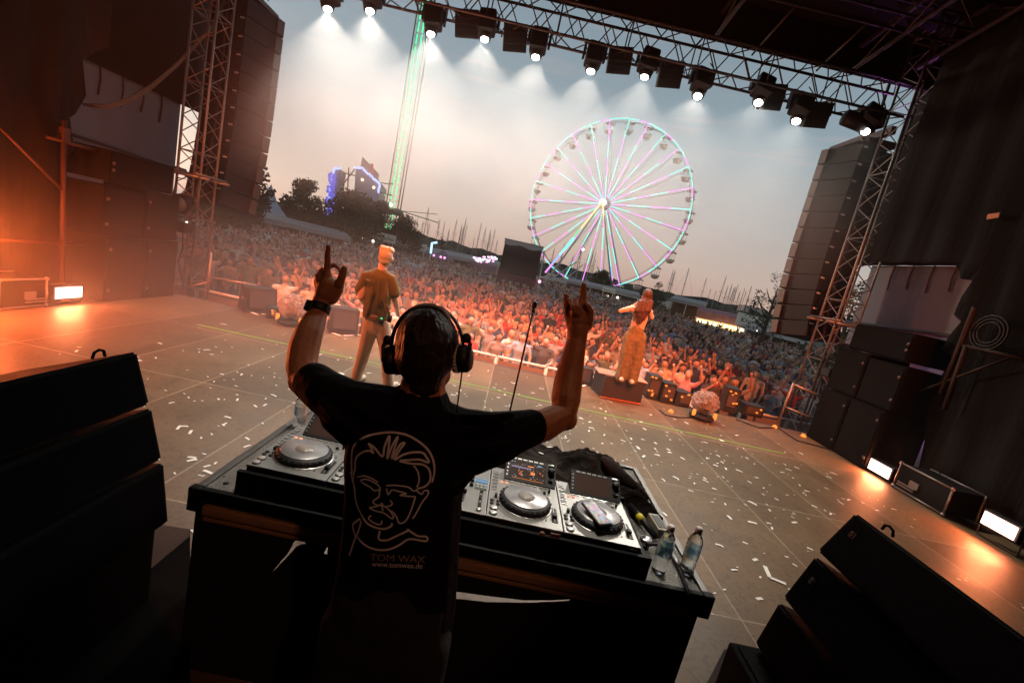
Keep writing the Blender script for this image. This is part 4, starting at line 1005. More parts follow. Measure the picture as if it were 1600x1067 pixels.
# ============================================================ the two performers
def at_y(px, py, y): return Y_(px, py, y)
def performer_man():
    S = lambda x, y, Y=6.25: Y_(x, y, Y)
    sk = mat('singer_skin', (.66, .46, .36), .55); hr = mat('blond_hair', (.50, .44, .32), .6, bump=.6, bscale=90); tp = mat('olive_tshirt', (.12, .105, .025), .85, var=.25, vscale=7, bump=.7, bscale=9); tr_ = mat('beige_trousers', (.55, .45, .34), .85, var=.12, vscale=6, bump=.7, bscale=8); sh = mat('pale_shoe', (.5, .42, .35), .6)
    t = empty('person', (-1.7, 6.25, 0), 'blond person in olive t-shirt and beige trousers facing the crowd from the stage', 'person')
    # body (skin): head, neck, arms, hands as one surface running through the clothes
    B = Body(); hd = S(603, 402)
    B.blob(hd+Vector((0, 0, -.01)), (.085, .10, .125), sk); B.blob(hd+Vector((.09, .0, -.01)), (.018, .03, .035), sk); B.blob(hd+Vector((-.088, 0, -.02)), (.016, .03, .035), sk)
    B.blob(hd+Vector((.03, .10, -.03)), (.018, .02, .03), sk); B.blob(hd+Vector((.01, .085, -.09)), (.05, .03, .03), sk)
    B.limb([hd+Vector((-.02, -.02, -.08)), S(597, 424)], [.058, .062], sk)
    B.limb([S(597, 424), S(592, 450), S(588, 500), S(586, 520)], [.07, .12, .12, .11], sk, .6, (1, 0, 0))
    e = S(563, 464, 6.2); wL = S(572, 478, 6.6)
    B.limb([S(572, 432), e, wL], [.055, .046, .03], sk); B.limb([wL, wL+Vector((.06, .08, .03))], [.035, .028], sk)
    e2 = S(617, 468, 6.35); w2 = S(622, 492, 6.6)
    B.limb([S(612, 436), e2, w2], [.055, .046, .032], sk)
    for k in range(4): B.limb([w2, w2+Vector((.01+.015*k, .07, -.05-.012*(k % 2))), w2+Vector((-.01+.015*k, .1, -.09))], [.014, .011, .009], sk)
    B.limb([w2, w2+Vector((-.03, .05, -.03))], [.014, .01], sk)
    for a, b_, c in ((S(578, 520), S(570, 560), S(561, 588)), (S(598, 520), S(603, 560), S(606, 598))): B.limb([a, b_, c], [.08, .06, .045], sk)
    B.build('body', .012, 3, t)
    B = Body(); B.blob(hd+Vector((0, -.02, .03)), (.095, .108, .115), hr); B.blob(hd+Vector((.02, -.0, .10)), (.085, .09, .05), hr); B.blob(hd+Vector((-.0, -.05, -.05)), (.07, .055, .06), hr)
    for k in range(16):
        a = k*.39; B.blob(hd+Vector((.07*math.cos(a), .06*math.sin(a)-.02, .10+.02*math.sin(k*2.3))), (.03, .03, .035), hr)
    B.build('hair', .010, 1, t)
    B = Body()
    B.limb([S(598, 423), S(594, 432), S(591, 455), S(588, 480), S(587, 497)], [.10, .19, .195, .185, .19], tp, .62, (1, 0, 0))
    B.limb([S(597, 428), S(573, 432), S(563, 452)], [.08, .082, .078], tp); B.limb([S(597, 428), S(612, 437), S(617, 458)], [.08, .08, .076], tp)
    for (xa, ya, xb, yb, rr) in ((583, 440, 577, 480, .035), (592, 436, 588, 490, .03), (603, 442, 602, 485, .035), (579, 470, 571, 496, .03), (596, 462, 610, 496, .03), (571, 436, 583, 446, .03), (588, 455, 596, 480, .025), (604, 500, 572, 498, .03)):
        B.limb([S(xa, ya, 6.13), S((xa+xb)/2+1, (ya+yb)/2, 6.10), S(xb, yb, 6.12)], [rr*.5, rr, rr*.5], tp)
    o = B.build('tshirt', .011, 2, t)
    B = Body()
    B.limb([S(588, 494), S(587, 512)], [.175, .18], tr_, .72, (1, 0, 0))
    B.limb([S(579, 508), S(573, 535), S(566, 560), S(557, 588)], [.115, .10, .085, .078], tr_); B.limb([S(597, 508), S(602, 535), S(605, 565), S(607, 597)], [.115, .105, .088, .08], tr_)
    B.build('trousers', .013, 3, t)
    for p in ((557, 592), (609, 603)):
        q = Z_(*p, .05); B = Body(); B.limb([q+Vector((-.02, -.08, 0)), q+Vector((.03, .1, -.005)), q+Vector((.05, .18, -.01))], [.052, .05, .04], sh); B.build('shoe', .012, 2, t)
    b = MB(); b.box(S(596, 500, 6.12), (.07, .03, .10), M['black'], bev=.008); b.box(S(609, 498, 6.14), (.06, .03, .10), M['black'], bev=.008); b.build('belt_pack', t)
    b = MB(); b.box(S(596, 497.5, 6.10), (.03, .01, .02), emitm('pack_green', (.1, .9, .3), 1)); b.build('belt_pack_display', t)
performer_man()
def performer_woman():
    YW = 8.55; S = lambda x, y, Y=YW: Y_(x, y, Y)
    sk = mat('woman_skin', (.56, .36, .27), .55); hr = mat('long_auburn_hair', (.045, .018, .010), .55, bump=.8, bscale=60, stretch=(1, 1, .15), var=.4, vscale=30)
    tp = mat('peach_top', (.50, .30, .24), .8, bump=.4, bscale=14)
    cm_ = mat('camouflage_trousers', (.14, .11, .05), .85, var=.98, vscale=16, bump=.5, bscale=10)
    t = empty('person', (2.5, YW, .45), 'long haired person in patterned trousers standing on the black box with hands at the face', 'person')
    hd = S(1011, 462)
    B = Body(); B.blob(hd, (.078, .095, .115), sk); B.limb([hd+Vector((-.01, 0, -.08)), S(1004, 480)], [.05, .06], sk); B.blob(hd+Vector((0, .1, -.01)), (.015, .02, .025), sk)
    B.limb([S(1003, 483), S(999, 500), S(994, 520)], [.10, .12, .12], sk, .6, (1, 0, 0))
    B.limb([S(990, 482), S(969, 486, 8.6), S(990, 478, 8.9), S(1003, 469, 8.85)], [.055, .042, .030, .03], sk); B.limb([S(1014, 486), S(1019, 497, 8.6), S(1012, 474, 8.85)], [.052, .042, .03], sk)
    for k in range(4):
        for q in (S(1003, 468, 8.84), S(1012, 472, 8.84)): B.limb([q, q+Vector((.015*k-.02, -.01, .06)), q+Vector((.012*k-.02, -.05, .09))], [.013, .011, .009], sk)
    B.limb([S(985, 530), S(980, 560), S(974, 588)], [.09, .07, .05], sk); B.limb([S(1000, 530), S(996, 560), S(987, 592)], [.09, .07, .05], sk)
    B.build('body', .013, 3, t)
    B = Body(); B.blob(hd+Vector((0, -.015, .02)), (.094, .108, .118), hr)
    B.limb([hd+Vector((0, -.05, .05)), hd+Vector((0, -.06, -.06)), S(1006, 482, 8.41), S(1002, 494, 8.39), S(1000, 504, 8.39)], [.088, .10, .125, .10, .03], hr, .5, (1, 0, 0))
    for k, (x0, x1, yb, rr) in enumerate(((1000, 993, 497, .035), (1005, 1000, 507, .038), (1011, 1007, 502, .035), (1015, 1013, 494, .032), (997, 990, 489, .03))): B.limb([S(x0+3, 472, 8.42), S((x0+x1)/2+1, 486, 8.36), S(x1, yb, 8.40)], [.04, rr, .008], hr)
    B.build('hair', .010, 1, t)
    B = Body(); B.limb([S(1003, 482), S(1000, 498), S(995, 514)], [.145, .15, .135], tp, .62, (1, 0, 0)); B.limb([S(988, 483), S(1015, 488)], [.068, .068], tp)
    B.build('top', .013, 3, t)
    B = Body(); B.limb([S(994, 512), S(991, 530)], [.145, .175], cm_, .72, (1, 0, 0))
    B.limb([S(984, 526), S(979, 550), S(975, 570), S(970, 589)], [.12, .125, .115, .12], cm_); B.limb([S(1000, 526), S(998, 550), S(993, 572), S(988, 593)], [.12, .12, .11, .11], cm_)
    B.build('trousers', .014, 3, t)
    for p in ((970, 591), (986, 595)):
        q = Z_(p[0], p[1], .47); B = Body(); B.limb([q+Vector((0, -.07, 0)), q+Vector((0, .15, 0))], [.045, .04], M['white']); B.build('shoe', .014, 2, t)
performer_woman()

# ============================================================ gear along the stage front
def box_thing(name, P0, P1, depth, h, label, cat, m, top=None, parts=(), group=None, cant=0):
    "box between two floor points (front-left, front-right)"
    a = Vector(P0); c = Vector(P1); a.z = c.z = .012; d = (c-a).normalized(); n = Vector((-d.y, d.x, 0))*depth
    t = empty(name, ((a.x+c.x)/2, (a.y+c.y)/2, 0), label, cat, group)
    b = MB(); k = n*cant; b.add([a, c, c+n, a+n, a+k+Vector((0, 0, h)), c+k+Vector((0, 0, h)), c+n*.95+Vector((0, 0, h)), a+n*.95+Vector((0, 0, h))], [(0, 1, 5, 4), (1, 2, 6, 5), (2, 3, 7, 6), (3, 0, 4, 7), (4, 5, 6, 7), (3, 2, 1, 0)], m)
    b.build('cabinet', t)
    return t, a, c, n, d
orange = emitm('amber_pilot', (1, .22, .03), 1.7)
t, a, c, n, d = box_thing('riser_box', Z_(938, 621, 0), Z_(1000, 632, 0), .62, .44, 'low black box riser with taped rim under the long haired person', 'riser', mat('riser_black', (.022, .014, .011), .7, var=.3, vscale=9))
b = MB(); b.box(a.lerp(c, .5)+n*.5+Vector((0, 0, .445)), (1.0, .55, .014), mat('riser_top_rug', (.30, .17, .11), .9, bump=.5, bscale=60)); b.build('top_rug', t)
b = MB()
for k in range(12): b.box(a.lerp(c, k/12+.03)-n*.02+Vector((0, 0, .01)), (.07, .06, .012), mat('red_orange_litter', (.5, .16, .05), .7), Matrix.Rotation(k, 3, 'Z'))
b.build('base_trim', t)
def wedge(p0, p1, label, h=.42, dep=.5):
    t, a, c, n, d = box_thing('floor_monitor', Z_(*p0, 0), Z_(*p1, 0), dep, h, label, 'floor monitor', mat('monitor_black', (.02, .015, .013), .7, var=.3, vscale=10), group='floor monitors along the stage front', cant=.25)
    b = MB(); f = a.lerp(c, .5)+n*.12+Vector((0, 0, h*.55)); L = (c-a).length
    b.box(f-n.normalized()*.02, (L*.8, .02, h*.7), mat('monitor_grille', (.035, .02, .015), .6, bump=.6, bscale=250), Matrix.Rotation(math.atan2(d.y, d.x), 3, 'Z') @ Matrix.Rotation(-.28, 3, 'X')); b.build('grille', t)
    b = MB(); b.box(a-d*.01+n*.5+Vector((0, 0, h*.5)), (.02, .1, .05), M['alu'], Matrix.Rotation(math.atan2(d.y, d.x), 3, 'Z')); b.build('handle', t)
    b = MB()
    for s_ in (.2, .7): b.box(a.lerp(c, s_)-n*.1+Vector((0, 0, .006)), (.3, .04, .008), M['conf'], Matrix.Rotation(s_*3-1, 3, 'Z'))
    b.build_each('tape_mark', t)
    return t
wedge((384, 489), (432, 492), 'dark floor monitor at the far left of the stage front', .5)
wedge((514, 521), (558, 526), 'black floor monitor left of the blond person', .5)
wedge((880, 598), (925, 604), 'floor monitor at the stage front beside the raised right hand', .34, .4)
wedge((560, 524), (588, 529), 'low dark box right of the black floor monitor', .28)
cr = bpy.data.materials.new('crinkled_clear_dome'); cr.use_nodes = True; nt = cr.node_tree; bs = nt.nodes['Principled BSDF']
bs.inputs['Base Color'].default_value = (.62, .52, .46, 1); bs.inputs['Roughness'].default_value = .18; bs.inputs['Transmission Weight'].default_value = .35; bs.inputs['IOR'].default_value = 1.35; bs.inputs['Specular IOR Level'].default_value = 1.0; bs.inputs['Alpha'].default_value = .7
tc = nt.nodes.new('ShaderNodeTexCoord'); no = nt.nodes.new('ShaderNodeTexNoise'); no.inputs['Scale'].default_value = 7; no.inputs['Detail'].default_value = 5; no.inputs['Distortion'].default_value = 1.5; nt.links.new(tc.outputs['Object'], no.inputs[0]); bp_ = nt.nodes.new('ShaderNodeBump'); bp_.inputs['Strength'].default_value = 1; bp_.inputs['Distance'].default_value = .3; nt.links.new(no.outputs[0], bp_.inputs['Height']); nt.links.new(bp_.outputs[0], bs.inputs['Normal'])
def dome(px, py, Y, r, label):
    c = Y_(px, py, Y); c.z = r+.10; t = empty('rain_dome_lamp', (c.x, Y, 0), label, 'stage lamp', 'stage lamps in clear inflated rain domes')
    b = MB(); b.lathe((c.x, Y, .0), [(r*.85, .015), (r*.95, .04), (r*.95, .09), (r*.8, .11)], M['black'], 20); b.build('base', t)
    b = MB(); nu, nv = 26, 15; V = []; r_ = random.Random(int(px))
    for j in range(nv+1):
        for i in range(nu):
            u = 2*math.pi*(i+.5*(j % 2))/nu; v = math.pi*j/nv; rr = r*(1+r_.uniform(-.075, .075)*(0 if j in (0, nv) else 1)+.05*math.sin(3*u+1)*math.sin(v))
            V.append(c+Vector((rr*math.sin(v)*math.cos(u)*1.06, rr*math.sin(v)*math.sin(u), rr*math.cos(v)*.92)))
    Fd = []
    for j in range(nv):
        for i in range(nu):
            a_, b_, c_, d_ = j*nu+i, j*nu+(i+1) % nu, (j+1)*nu+(i+1) % nu, (j+1)*nu+i; Fd += [(a_, b_, c_), (a_, c_, d_)]
    b.add(V, Fd, cr, False); b.build('dome', t)
    b = MB(); b.box((c.x, Y, r*.75), (.16, .16, .3), M['black'], bev=.03); b.box((c.x, Y, r*1.35), (.2, .2, .22), M['black'], Matrix.Rotation(.5, 3, 'X'), bev=.05); b.build('lamp_head', t)
    for s_ in (-1, 1):
        b = MB(); b.lathe((c.x+s_*r*.85, Y-.1, .13), [(.03, -.06), (.04, 0), (.03, .06)], orange, 8); b.build('indicator', t)
dome(458, 480, 8.9, .27, 'clear crinkled rain dome lamp at the left stage front')
dome(1104, 624, 8.6, .25, 'clear crinkled rain dome lamp at the right stage front')
def rack(p0, p1, h, label, pil):
    t, a, c, n, d = box_thing('power_rack', Z_(*p0, 0), Z_(*p1, 0), .4, h, label, 'equipment rack', mat('rack_black', (.012, .01, .009), .5), group='small black equipment racks at the stage front')
    b = MB()
    for k in range(pil): b.box(a.lerp(c, rnd.uniform(.1, .9))-n*.02+Vector((0, 0, rnd.uniform(.05, h*.95))), (.045, .02, .03), orange)
    b.build_each('pilot_lamp', t)
    b = MB(); b.box(a.lerp(c, .5)-n*.01+Vector((0, 0, h*.5)), ((c-a).length*.8, .015, h*.5), M['darkalu']); b.box(a.lerp(c, .5)-n*.02+Vector((0, 0, h*.8)), ((c-a).length*.7, .015, .03), M['darkalu']); b.build('front_panel', t)
rack((1008, 622), (1026, 626), .5, 'black rack with amber pilot lamps right of the riser box', 6)
rack((1030, 628), (1050, 632), .42, 'second black rack with amber lamps, between riser and rain dome', 5)
rack((1053, 633), (1076, 637), .3, 'low black rack just left of the right rain dome', 4)
rack((1128, 643), (1148, 648), .55, 'tall black rack with amber lamps right of the right rain dome', 5)
rack((1160, 648), (1190, 655), .25, 'low black rack near the right end of the stage front', 2)
rack((416, 497), (434, 499), .2, 'small lit box left of the left rain dome', 3)
# tripod light stands / barriers at the right corner
t = empty('corner_railing', (6.4, 9.3, 0), 'bare metal guard rail at the right front corner of the stage', 'railing')
b = MB()
for p, q in (((1215, 662), (1240, 598)), ((1268, 678), (1290, 622))): b.tube(Y_(*p, 9.3), Y_(*q, 9.3), .025, M['alu'])
b.build('post', t)
b = MB(); b.tube(Y_(1238, 600, 9.3), Y_(1290, 622, 9.3), .022, M['alu']); b.tube(Y_(1228, 636, 9.3), Y_(1276, 656, 9.3), .02, M['alu']); b.build('rail', t)
t = empty('corner_railing', (-6.4, 9.6, 0), 'bare metal guard rail at the left front corner of the stage', 'railing')
b = MB()
for x, y in ((325, 468), (327, 398)): pass
b.tube(Y_(323, 470, 9.8), Y_(330, 395, 9.8), .025, M['alu']); b.tube(Y_(372, 478, 9.8), Y_(382, 440, 9.8), .022, M['alu']); b.build('post', t)
b = MB(); b.tube(Y_(312, 430, 9.8), Y_(400, 446, 9.8), .022, M['alu']); b.tube(Y_(262, 455, 9.8), Y_(330, 440, 9.8), .02, M['alu']); b.build('rail', t)
# cables on the floor
b = MB(); b.path([Z_(x, y, .012) for x, y in ((1030, 640), (1040, 648), (1060, 652), (1080, 652), (1083, 640), (1075, 632))], .012, M['black'], 6); b.build('floor_cable', label='black cable looping on the floor before the right rain dome', cat='cable')
b = MB(); b.path([Z_(x, y, .012) for x, y in ((1150, 655), (1185, 668), (1215, 668), (1245, 688), (1290, 700), (1330, 715))], .014, M['black'], 6); b.build('floor_cable', label='black cable running to the right side stack', cat='cable')
for x, y, lb in ((1048, 644, 'orange glowing cable connector left of the right rain dome'), (1210, 668, 'orange glowing cable connector by the corner railing'), (1255, 682, 'orange glowing cable connector near the right side stack')):
    b = MB(); b.lathe(Z_(x, y, .004), [(.05, 0), (.05, .03), (.02, .06)], orange, 10); b.build('cable_connector', label=lb, cat='connector')
# microphone stand
t = empty('microphone_stand', (.25, 4.6, 0), 'thin black microphone stand in the middle of the stage', 'microphone stand')
tp_ = Y_(833, 486, 4.6); bs_ = Vector((tp_.x, 4.6, .02))
b = MB(); b.tube(bs_, tp_, .010, mat('stand_metal', (.05, .025, .015), .3, .6)); b.build('pole', t)
b = MB(); b.lathe(bs_, [(.14, -.01), (.13, .02), (.02, .03)], M['black'], 20); b.build('base', t)
b = MB(); b.box(tp_+Vector((0, 0, .0)), (.03, .05, .03), M['black']); b.lathe(tp_+Vector((0, .02, .02)), [(.012, -.08), (.017, .02), (.026, .03), (.028, .06), (.015, .085)], M['black'], 12, (0, -.4, 1)); b.build('microphone', t)
# ============================================================ DJ table and equipment
from mathutils.geometry import tessellate_polygon
TZ = .92
tb = empty('equipment_table', (0, 1.8, 0), 'wide flight-case table with speckled metal top and black cloth front', 'table')
b = MB(); b.box((0, 2.415, TZ-.02), (2.24, 1.23, .04), M['case']); b.build('table_top', tb)
b = MB()
for x in (-1.135, 1.135): b.box((x, 2.415, TZ-.012), (.035, 1.28, .05), M['caseedge'], bev=.006)
b.box((0, 3.04, TZ-.012), (2.24, .035, .05), M['caseedge'], bev=.006)
for y in (1.79,): b.box((0, y, TZ-.014), (2.24, .03, .046), M['casebody'], bev=.006)
b.build_each('edge_trim', tb)
b = MB(); b.box((0, 1.782, .835), (2.2, .03, .045), M['rail'], bev=.01); b.box((0, 1.79, .79), (2.2, .02, .022), M['rail'], bev=.006); b.build('front_rail', tb)
for x in (-1.11, 1.11):
    for y in (1.86, 2.98): b = MB(); b.box((x, y, .44), (.06, .06, .88), M['casebody'], bev=.006); b.build('leg', tb)
b = MB(); out = [(-1.14, .002), (1.12, .002), (1.13, .893), (-1.14, .893)]
def yz(pts): return [(Y_(x, y, 1.80).x, Y_(x, y, 1.80).z) for x, y in pts]
holes = [yz([(711, 922), (760, 929), (820, 936), (860, 936), (892, 934), (888, 938), (830, 941), (760, 940), (708, 934)]), yz([(474, 832), (479, 849), (470, 850), (462, 854), (452, 866), (424, 895), (452, 861), (460, 846)]), yz([(513, 852), (512, 866), (506, 864)])]
loops_ = [[Vector((x, 0, z)) for x, z in out]]+[[Vector((x, 0, z)) for x, z in h] for h in holes]
tri = tessellate_polygon([[Vector((p.x, p.z, 0)) for p in l] for l in loops_]); flat_ = [p for l in loops_ for p in l]
for dy in (0,): b.add([p+Vector((0, 1.80+dy, 0)) for p in flat_], [tuple(t) for t in tri], M['blackfab'])
o = b.build('front_cloth', tb); md = o.modifiers.new('s', 'SOLIDIFY'); md.thickness = .006
b = MB()
for x, y, r in ((353, 755, .012), (350, 745, .004)): b.lathe(Z_(x, y, TZ+.0005), [(r, 0), (r, .003)], M['black'], 12)
b.build_each('rivet_hole', tb)
for x in (-1.14, 1.14):
    b = MB(); b.box((x, 1.785, TZ-.04), (.05, .04, .11), M['casebody'], bev=.008); b.build('corner_bracket', tb)

# decks
PL = 1.05; Y0, Y1 = 1.84, 2.33
scr_a = bpy.data.materials.new('deck_screen_waveform'); scr_a.use_nodes = True; nt = scr_a.node_tree; bs = nt.nodes['Principled BSDF']
bs.inputs['Base Color'].default_value = (.01, .01, .01, 1); bs.inputs['Roughness'].default_value = .15
def screen(parent, u0, u1, P, lit):
    "P(u,v,h) local -> world"
    b = MB(); b.add([P(u0, .765, .006), P(u1, .765, .006), P(u1, 1.0, .085), P(u0, 1.0, .085), P(u0, .765, -.01), P(u1, .765, -.01), P(u1, 1.0, -.01), P(u0, 1.0, -.01)], [(0, 1, 2, 3), (0, 4, 5, 1), (1, 5, 6, 2), (2, 6, 7, 3), (3, 7, 4, 0), (4, 7, 6, 5)], M['black'])
    s = b.build('screen_unit', parent)
    def Q(a, c, e=.0012): # on the tilted face
        v = .765+.235*c; return P(u0+(u1-u0)*a, v, .006+.079*c+e)
    gcol = mat('screen_glass_dim', (.02, .014, .012) if not lit else (.004, .004, .004), .3, emit=(.06, .03, .02), es=.25, spec=.15)
    b = MB(); b.add([Q(.08, .08), Q(.80, .08), Q(.80, .86), Q(.08, .86)], [(0, 1, 2, 3)], gcol); b.build('display', s)
    if lit:
        b = MB(); r_ = random.Random(3)
        O_ = emitm('ui_orange', (1, .28, .04), .9); V_ = emitm('ui_violet', (.42, .33, .62), .55); Bl = emitm('ui_blue', (.15, .5, .8), .7); G_ = emitm('ui_grey', (.5, .45, .4), .35)
        def rc(a0, a1, c0, c1, m): b.add([Q(a0, c0, .002), Q(a1, c0, .002), Q(a1, c1, .002), Q(a0, c1, .002)], [(0, 1, 2, 3)], m)
        rc(.10, .50, .55, .60, V_); rc(.42, .55, .66, .70, O_); rc(.62, .70, .74, .80, Bl); rc(.09, .12, .76, .80, Bl); rc(.14, .17, .76, .80, G_); rc(.50, .58, .34, .45, O_); rc(.27, .33, .26, .34, emitm('ui_red', (.8, .06, .02), .7)); rc(.14, .76, .10, .115, O_)
        for k in range(70):
            a = r_.uniform(.09, .77); c = r_.uniform(.14, .80)
            rc(a, a+r_.uniform(.008, .02), c, c+r_.uniform(.015, .05), r_.choice((G_, G_, O_, O_, Bl)) if c < .5 else G_)
        b.build('display_graphics', s)
    b = MB()
    for k in range(6): b.add([Q(.1+k*.11, .90, .002), Q(.18+k*.11, .90, .002), Q(.18+k*.11, .95, .002), Q(.1+k*.11, .95, .002)], [(0, 1, 2, 3)], M['btn'])
    for k in range(5): b.add([Q(.025, .15+k*.15, .002), Q(.05, .15+k*.15, .002), Q(.05, .2+k*.15, .002), Q(.025, .2+k*.15, .002)], [(0, 1, 2, 3)], M['btn'])
    b.build('screen_button', s)
    c = Vector(Q(.90, .62)); b = MB(); b.lathe(c, [(.019, 0), (.018, .02), (.012, .024), (.001, .025)], M['black'], 16, (0, -.35, 1)); b.build('rotary_knob', s)
    b = MB(); b.box(Q(.90, .25, .004), (.022, .018, .008), M['black']); b.box(Q(.89, .9, .004), (.03, .01, .006), M['btn']); b.build('screen_button', s)
def deck(x0, label, lit, wd=.355, smudge=False):
    t = empty('media_player', (x0+wd/2, (Y0+Y1)/2, TZ), label, 'media player', 'silver media players in a row on the table')
    P = lambda u, v, h=0: (x0+u*wd, Y0+v*(Y1-Y0), PL+h)
    b = MB(); b.box((x0+wd/2, (Y0+Y1)/2, (PL+TZ)/2-.004), (wd-.006, Y1-Y0-.004, PL-TZ-.008), M['black'], bev=.004); b.build('body', t)
    b = MB(); b.box((x0+wd/2, (Y0+Y1)/2, PL-.004), (wd-.002, Y1-Y0, .008), M['deck'], bev=.002); b.build('faceplate', t)
    j = Vector(P(.50, .345)); r = .128
    b = MB(); b.lathe(j, [(r*1.05, 0), (r*1.04, .004), (r*.99, .005)], M['btn'], 48); b.build('jog_surround', t)
    b = MB(); b.lathe(j+Vector((0, 0, .003)), [(r, 0), (r*.99, .014), (r*.93, .026), (r*.86, .030), (r*.5, .031)], M['black'], 48)
    for k in range(26):
        a = k*2*math.pi/26; b.ell(j+Vector((r*.95*math.cos(a), r*.95*math.sin(a), .022)), (.0075, .0075, .006), M['black'], 8, 5)
    jw = b.build('jog_wheel', t)
    b = MB(); b.lathe(j+Vector((0, 0, .033)), [(r*.835, 0), (r*.83, .004), (r*.82, .005)], M['platter'], 48); pl_ = b.build('platter', jw)
    b = MB(); b.lathe(j+Vector((0, 0, .0385)), [(r*.33, 0), (r*.33, .0012)], mat('jog_centre_display', (.30, .28, .25), .3), 32); b.build('centre_display', jw)
    screen(t, .20, .97, P, lit)
    b = MB()
    for u, v, m in ((.085, .145, 'cue'), (.085, .06, 'play')):
        c = Vector(P(u, v)); b.lathe(c, [(.019, 0), (.019, .003), (.017, .003)], M['black'], 20); b.lathe(c+Vector((0, 0, .002)), [(.0155, 0), (.0155, .004), (.014, .005)], M['btn'], 20)
    b.build_each('play_cue_button', t)
    b = MB()
    for i in range(2):
        for k in range(2): c = Vector(P(.055+.085*i, .225+.055*k)); b.lathe(c, [(.0095, 0), (.0095, .005), (.007, .006)], M['black'], 12)
    b.lathe(P(.80, .62), [(.008, 0), (.007, .012)], M['black'], 12); b.build_each('track_button', t)
    b = MB(); b.box(P(.1, .36, .008), (.012, .022, .018), M['black'], bev=.003); b.box(P(.87, .665, .01), (.010, .018, .022), M['black'], bev=.003); b.build_each('lever', t)
    b = MB()
    for k in range(8): b.box(P(.235+k*.085, .735, .002), (.020, .008, .005), M['btn'])
    for k in range(6): b.box(P(.07, .50+k*.07, .002), (.028, .007, .004), M['btn']); b.box(P(.07, .533+k*.07, .0005), (.028, .002, .002), M['black'])
    for u, v in ((.80, .56), (.88, .56), (.84, .51), (.80, .60)): b.box(P(u, v, .001), (.016, .006, .003), M['btn'])
    b.build('small_button', t)
    b = MB()
    for u in (.16, .235): b.lathe(P(u, .685), [(.0085, 0), (.0085, .004)], emitm('hot_cue_amber', (1, .38, .22), 1.1), 12)
    b.build('lit_button', t)
    b = MB(); b.box(P(.90, .24, .0006), (.026, .125, .003), M['black']); b.box(P(.90, .24, .002), (.004, .115, .003), M['deck'])
    for k in range(9): b.box(P(.938, .13+k*.027, .0005), (.008, .0015, .002), M['black'])
    b.build('tempo_slot', t)
    b = MB(); b.box(P(.90, .20, .010), (.020, .026, .018), M['black'], bev=.004); b.build('tempo_fader', t)
    b = MB(); 
    for u, v in ((.84, .40), (.88, .45), (.80, .42), (.78, .12), (.93, .985), (.05, .985)): b.lathe(P(u, v, .0), [(.004, 0), (.004, .002)], M['black'], 8)
    b.build_each('screw', t)
    b = MB(); b.box((x0+wd*.5, Y0-.004, PL-.055), (.10, .004, .006), M['steel']); b.build('front_badge', t)
    return t
deck(-.975, 'silver media player at the left end of the table', False)
deck(-.617, 'silver media player mostly hidden behind the person at the table', False)
deck(.103, 'silver media player with lit orange waveform screen', True)
deck(.461, 'silver media player at the right end with a phone lying on its jog wheel', False)
mxr = empty('audio_mixer', (-.08, 2.08, TZ), 'silver mixer between the media players, its right edge beside the t-shirt', 'mixer')
b = MB(); b.box((-.077, (Y0+Y1)/2, (PL+TZ)/2-.004), (.352, Y1-Y0-.004, PL-TZ-.008), M['black']); b.build('body', mxr)
b = MB(); b.box((-.077, (Y0+Y1)/2, PL-.003), (.354, Y1-Y0, .006), M['deck'], bev=.002); b.build('faceplate', mxr)
b = MB()
for i in range(5):
    for k in range(6): b.lathe((-.22+.058*i, 2.28-.042*k, PL), [(.010, 0), (.008, .016), (.001, .017)], M['black'], 12)
b.build_each('knob', mxr)
b = MB()
for i in range(4): b.box((-.2+.062*i, 1.955, PL+.001), (.01, .09, .004), M['black']); b.box((-.2+.062*i, 1.93+.02*i, PL+.012), (.022, .014, .018), M['black'], bev=.003)
b.box((-.1, 1.875, PL+.001), (.1, .008, .004), M['black']); b.box((-.09, 1.875, PL+.011), (.012, .02, .018), M['black']); b.build('fader', mxr)
b = MB(); b.box((.067, 1.965, PL+.001), (.017, .17, .004), M['black'])
for k in range(5): b.lathe((.067, 1.895+.034*k, PL+.003), [(.006, 0), (.005, .005)], M['btn'] if k % 2 else M['black'], 10)
b.lathe((.067, 1.868, PL+.002), [(.013, 0), (.012, .006)], M['btn'], 16); b.build_each('level_strip', mxr)
b = MB(); b.box((.06, 2.135, PL+.0025), (.06, .035, .004), emitm('mixer_display_blue', (.12, .3, .5), .7)); b.box((.06, 2.075, PL+.0025), (.06, .05, .003), mat('mixer_fx_panel', (.1, .14, .11), .5)); b.build('display', mxr)
b = MB()
for i in range(3):
    for k in range(2): b.box((.042+.02*i, 2.065+.022*k, PL+.006), (.014, .010, .004), M['btn'])
b.build_each('effect_button', mxr)
# black tray under the decks
tray = empty('equipment_tray', (-.06, 1.8, TZ), 'low black case tray with stickers under the row of players', 'equipment case')
b = MB(); b.box((-.065, 1.825, .972), (1.86, .022, .105), M['casebody']); b.box((-.065, 2.35, .972), (1.86, .02, .105), M['casebody']); b.box((-.99, 2.09, .955), (.02, .51, .07), M['casebody']); b.box((.862, 2.09, .955), (.02, .51, .07), M['casebody']); b.build('frame', tray)
pk_ = mat('faded_pink_sticker', (.34, .20, .17), .6)
def on_front(px, py): return Y_(px, py, 1.8135)
b = MB(); c = on_front(847, 834); b.lathe(c, [(.013, 0), (.013, .0015)], pk_, 20, (0, -1, 0)); b.build('round_sticker', tray)
b = MB(); c = on_front(867, 837); b.box(c, (.044, .002, .022), pk_); st_ = b.build('plate_sticker', tray)
label_text('10:88', .018, c+Vector((0, -.0022, 0)), (math.pi/2, 0, 0), M['black'], 'sticker_lettering', st_, .0004)
b = MB()
for k in range(7): b.box(on_front(984+k*2.2, 857.5+k*.5), (.0025, .001, .005), mat('red_print', (.35, .10, .06), .6))
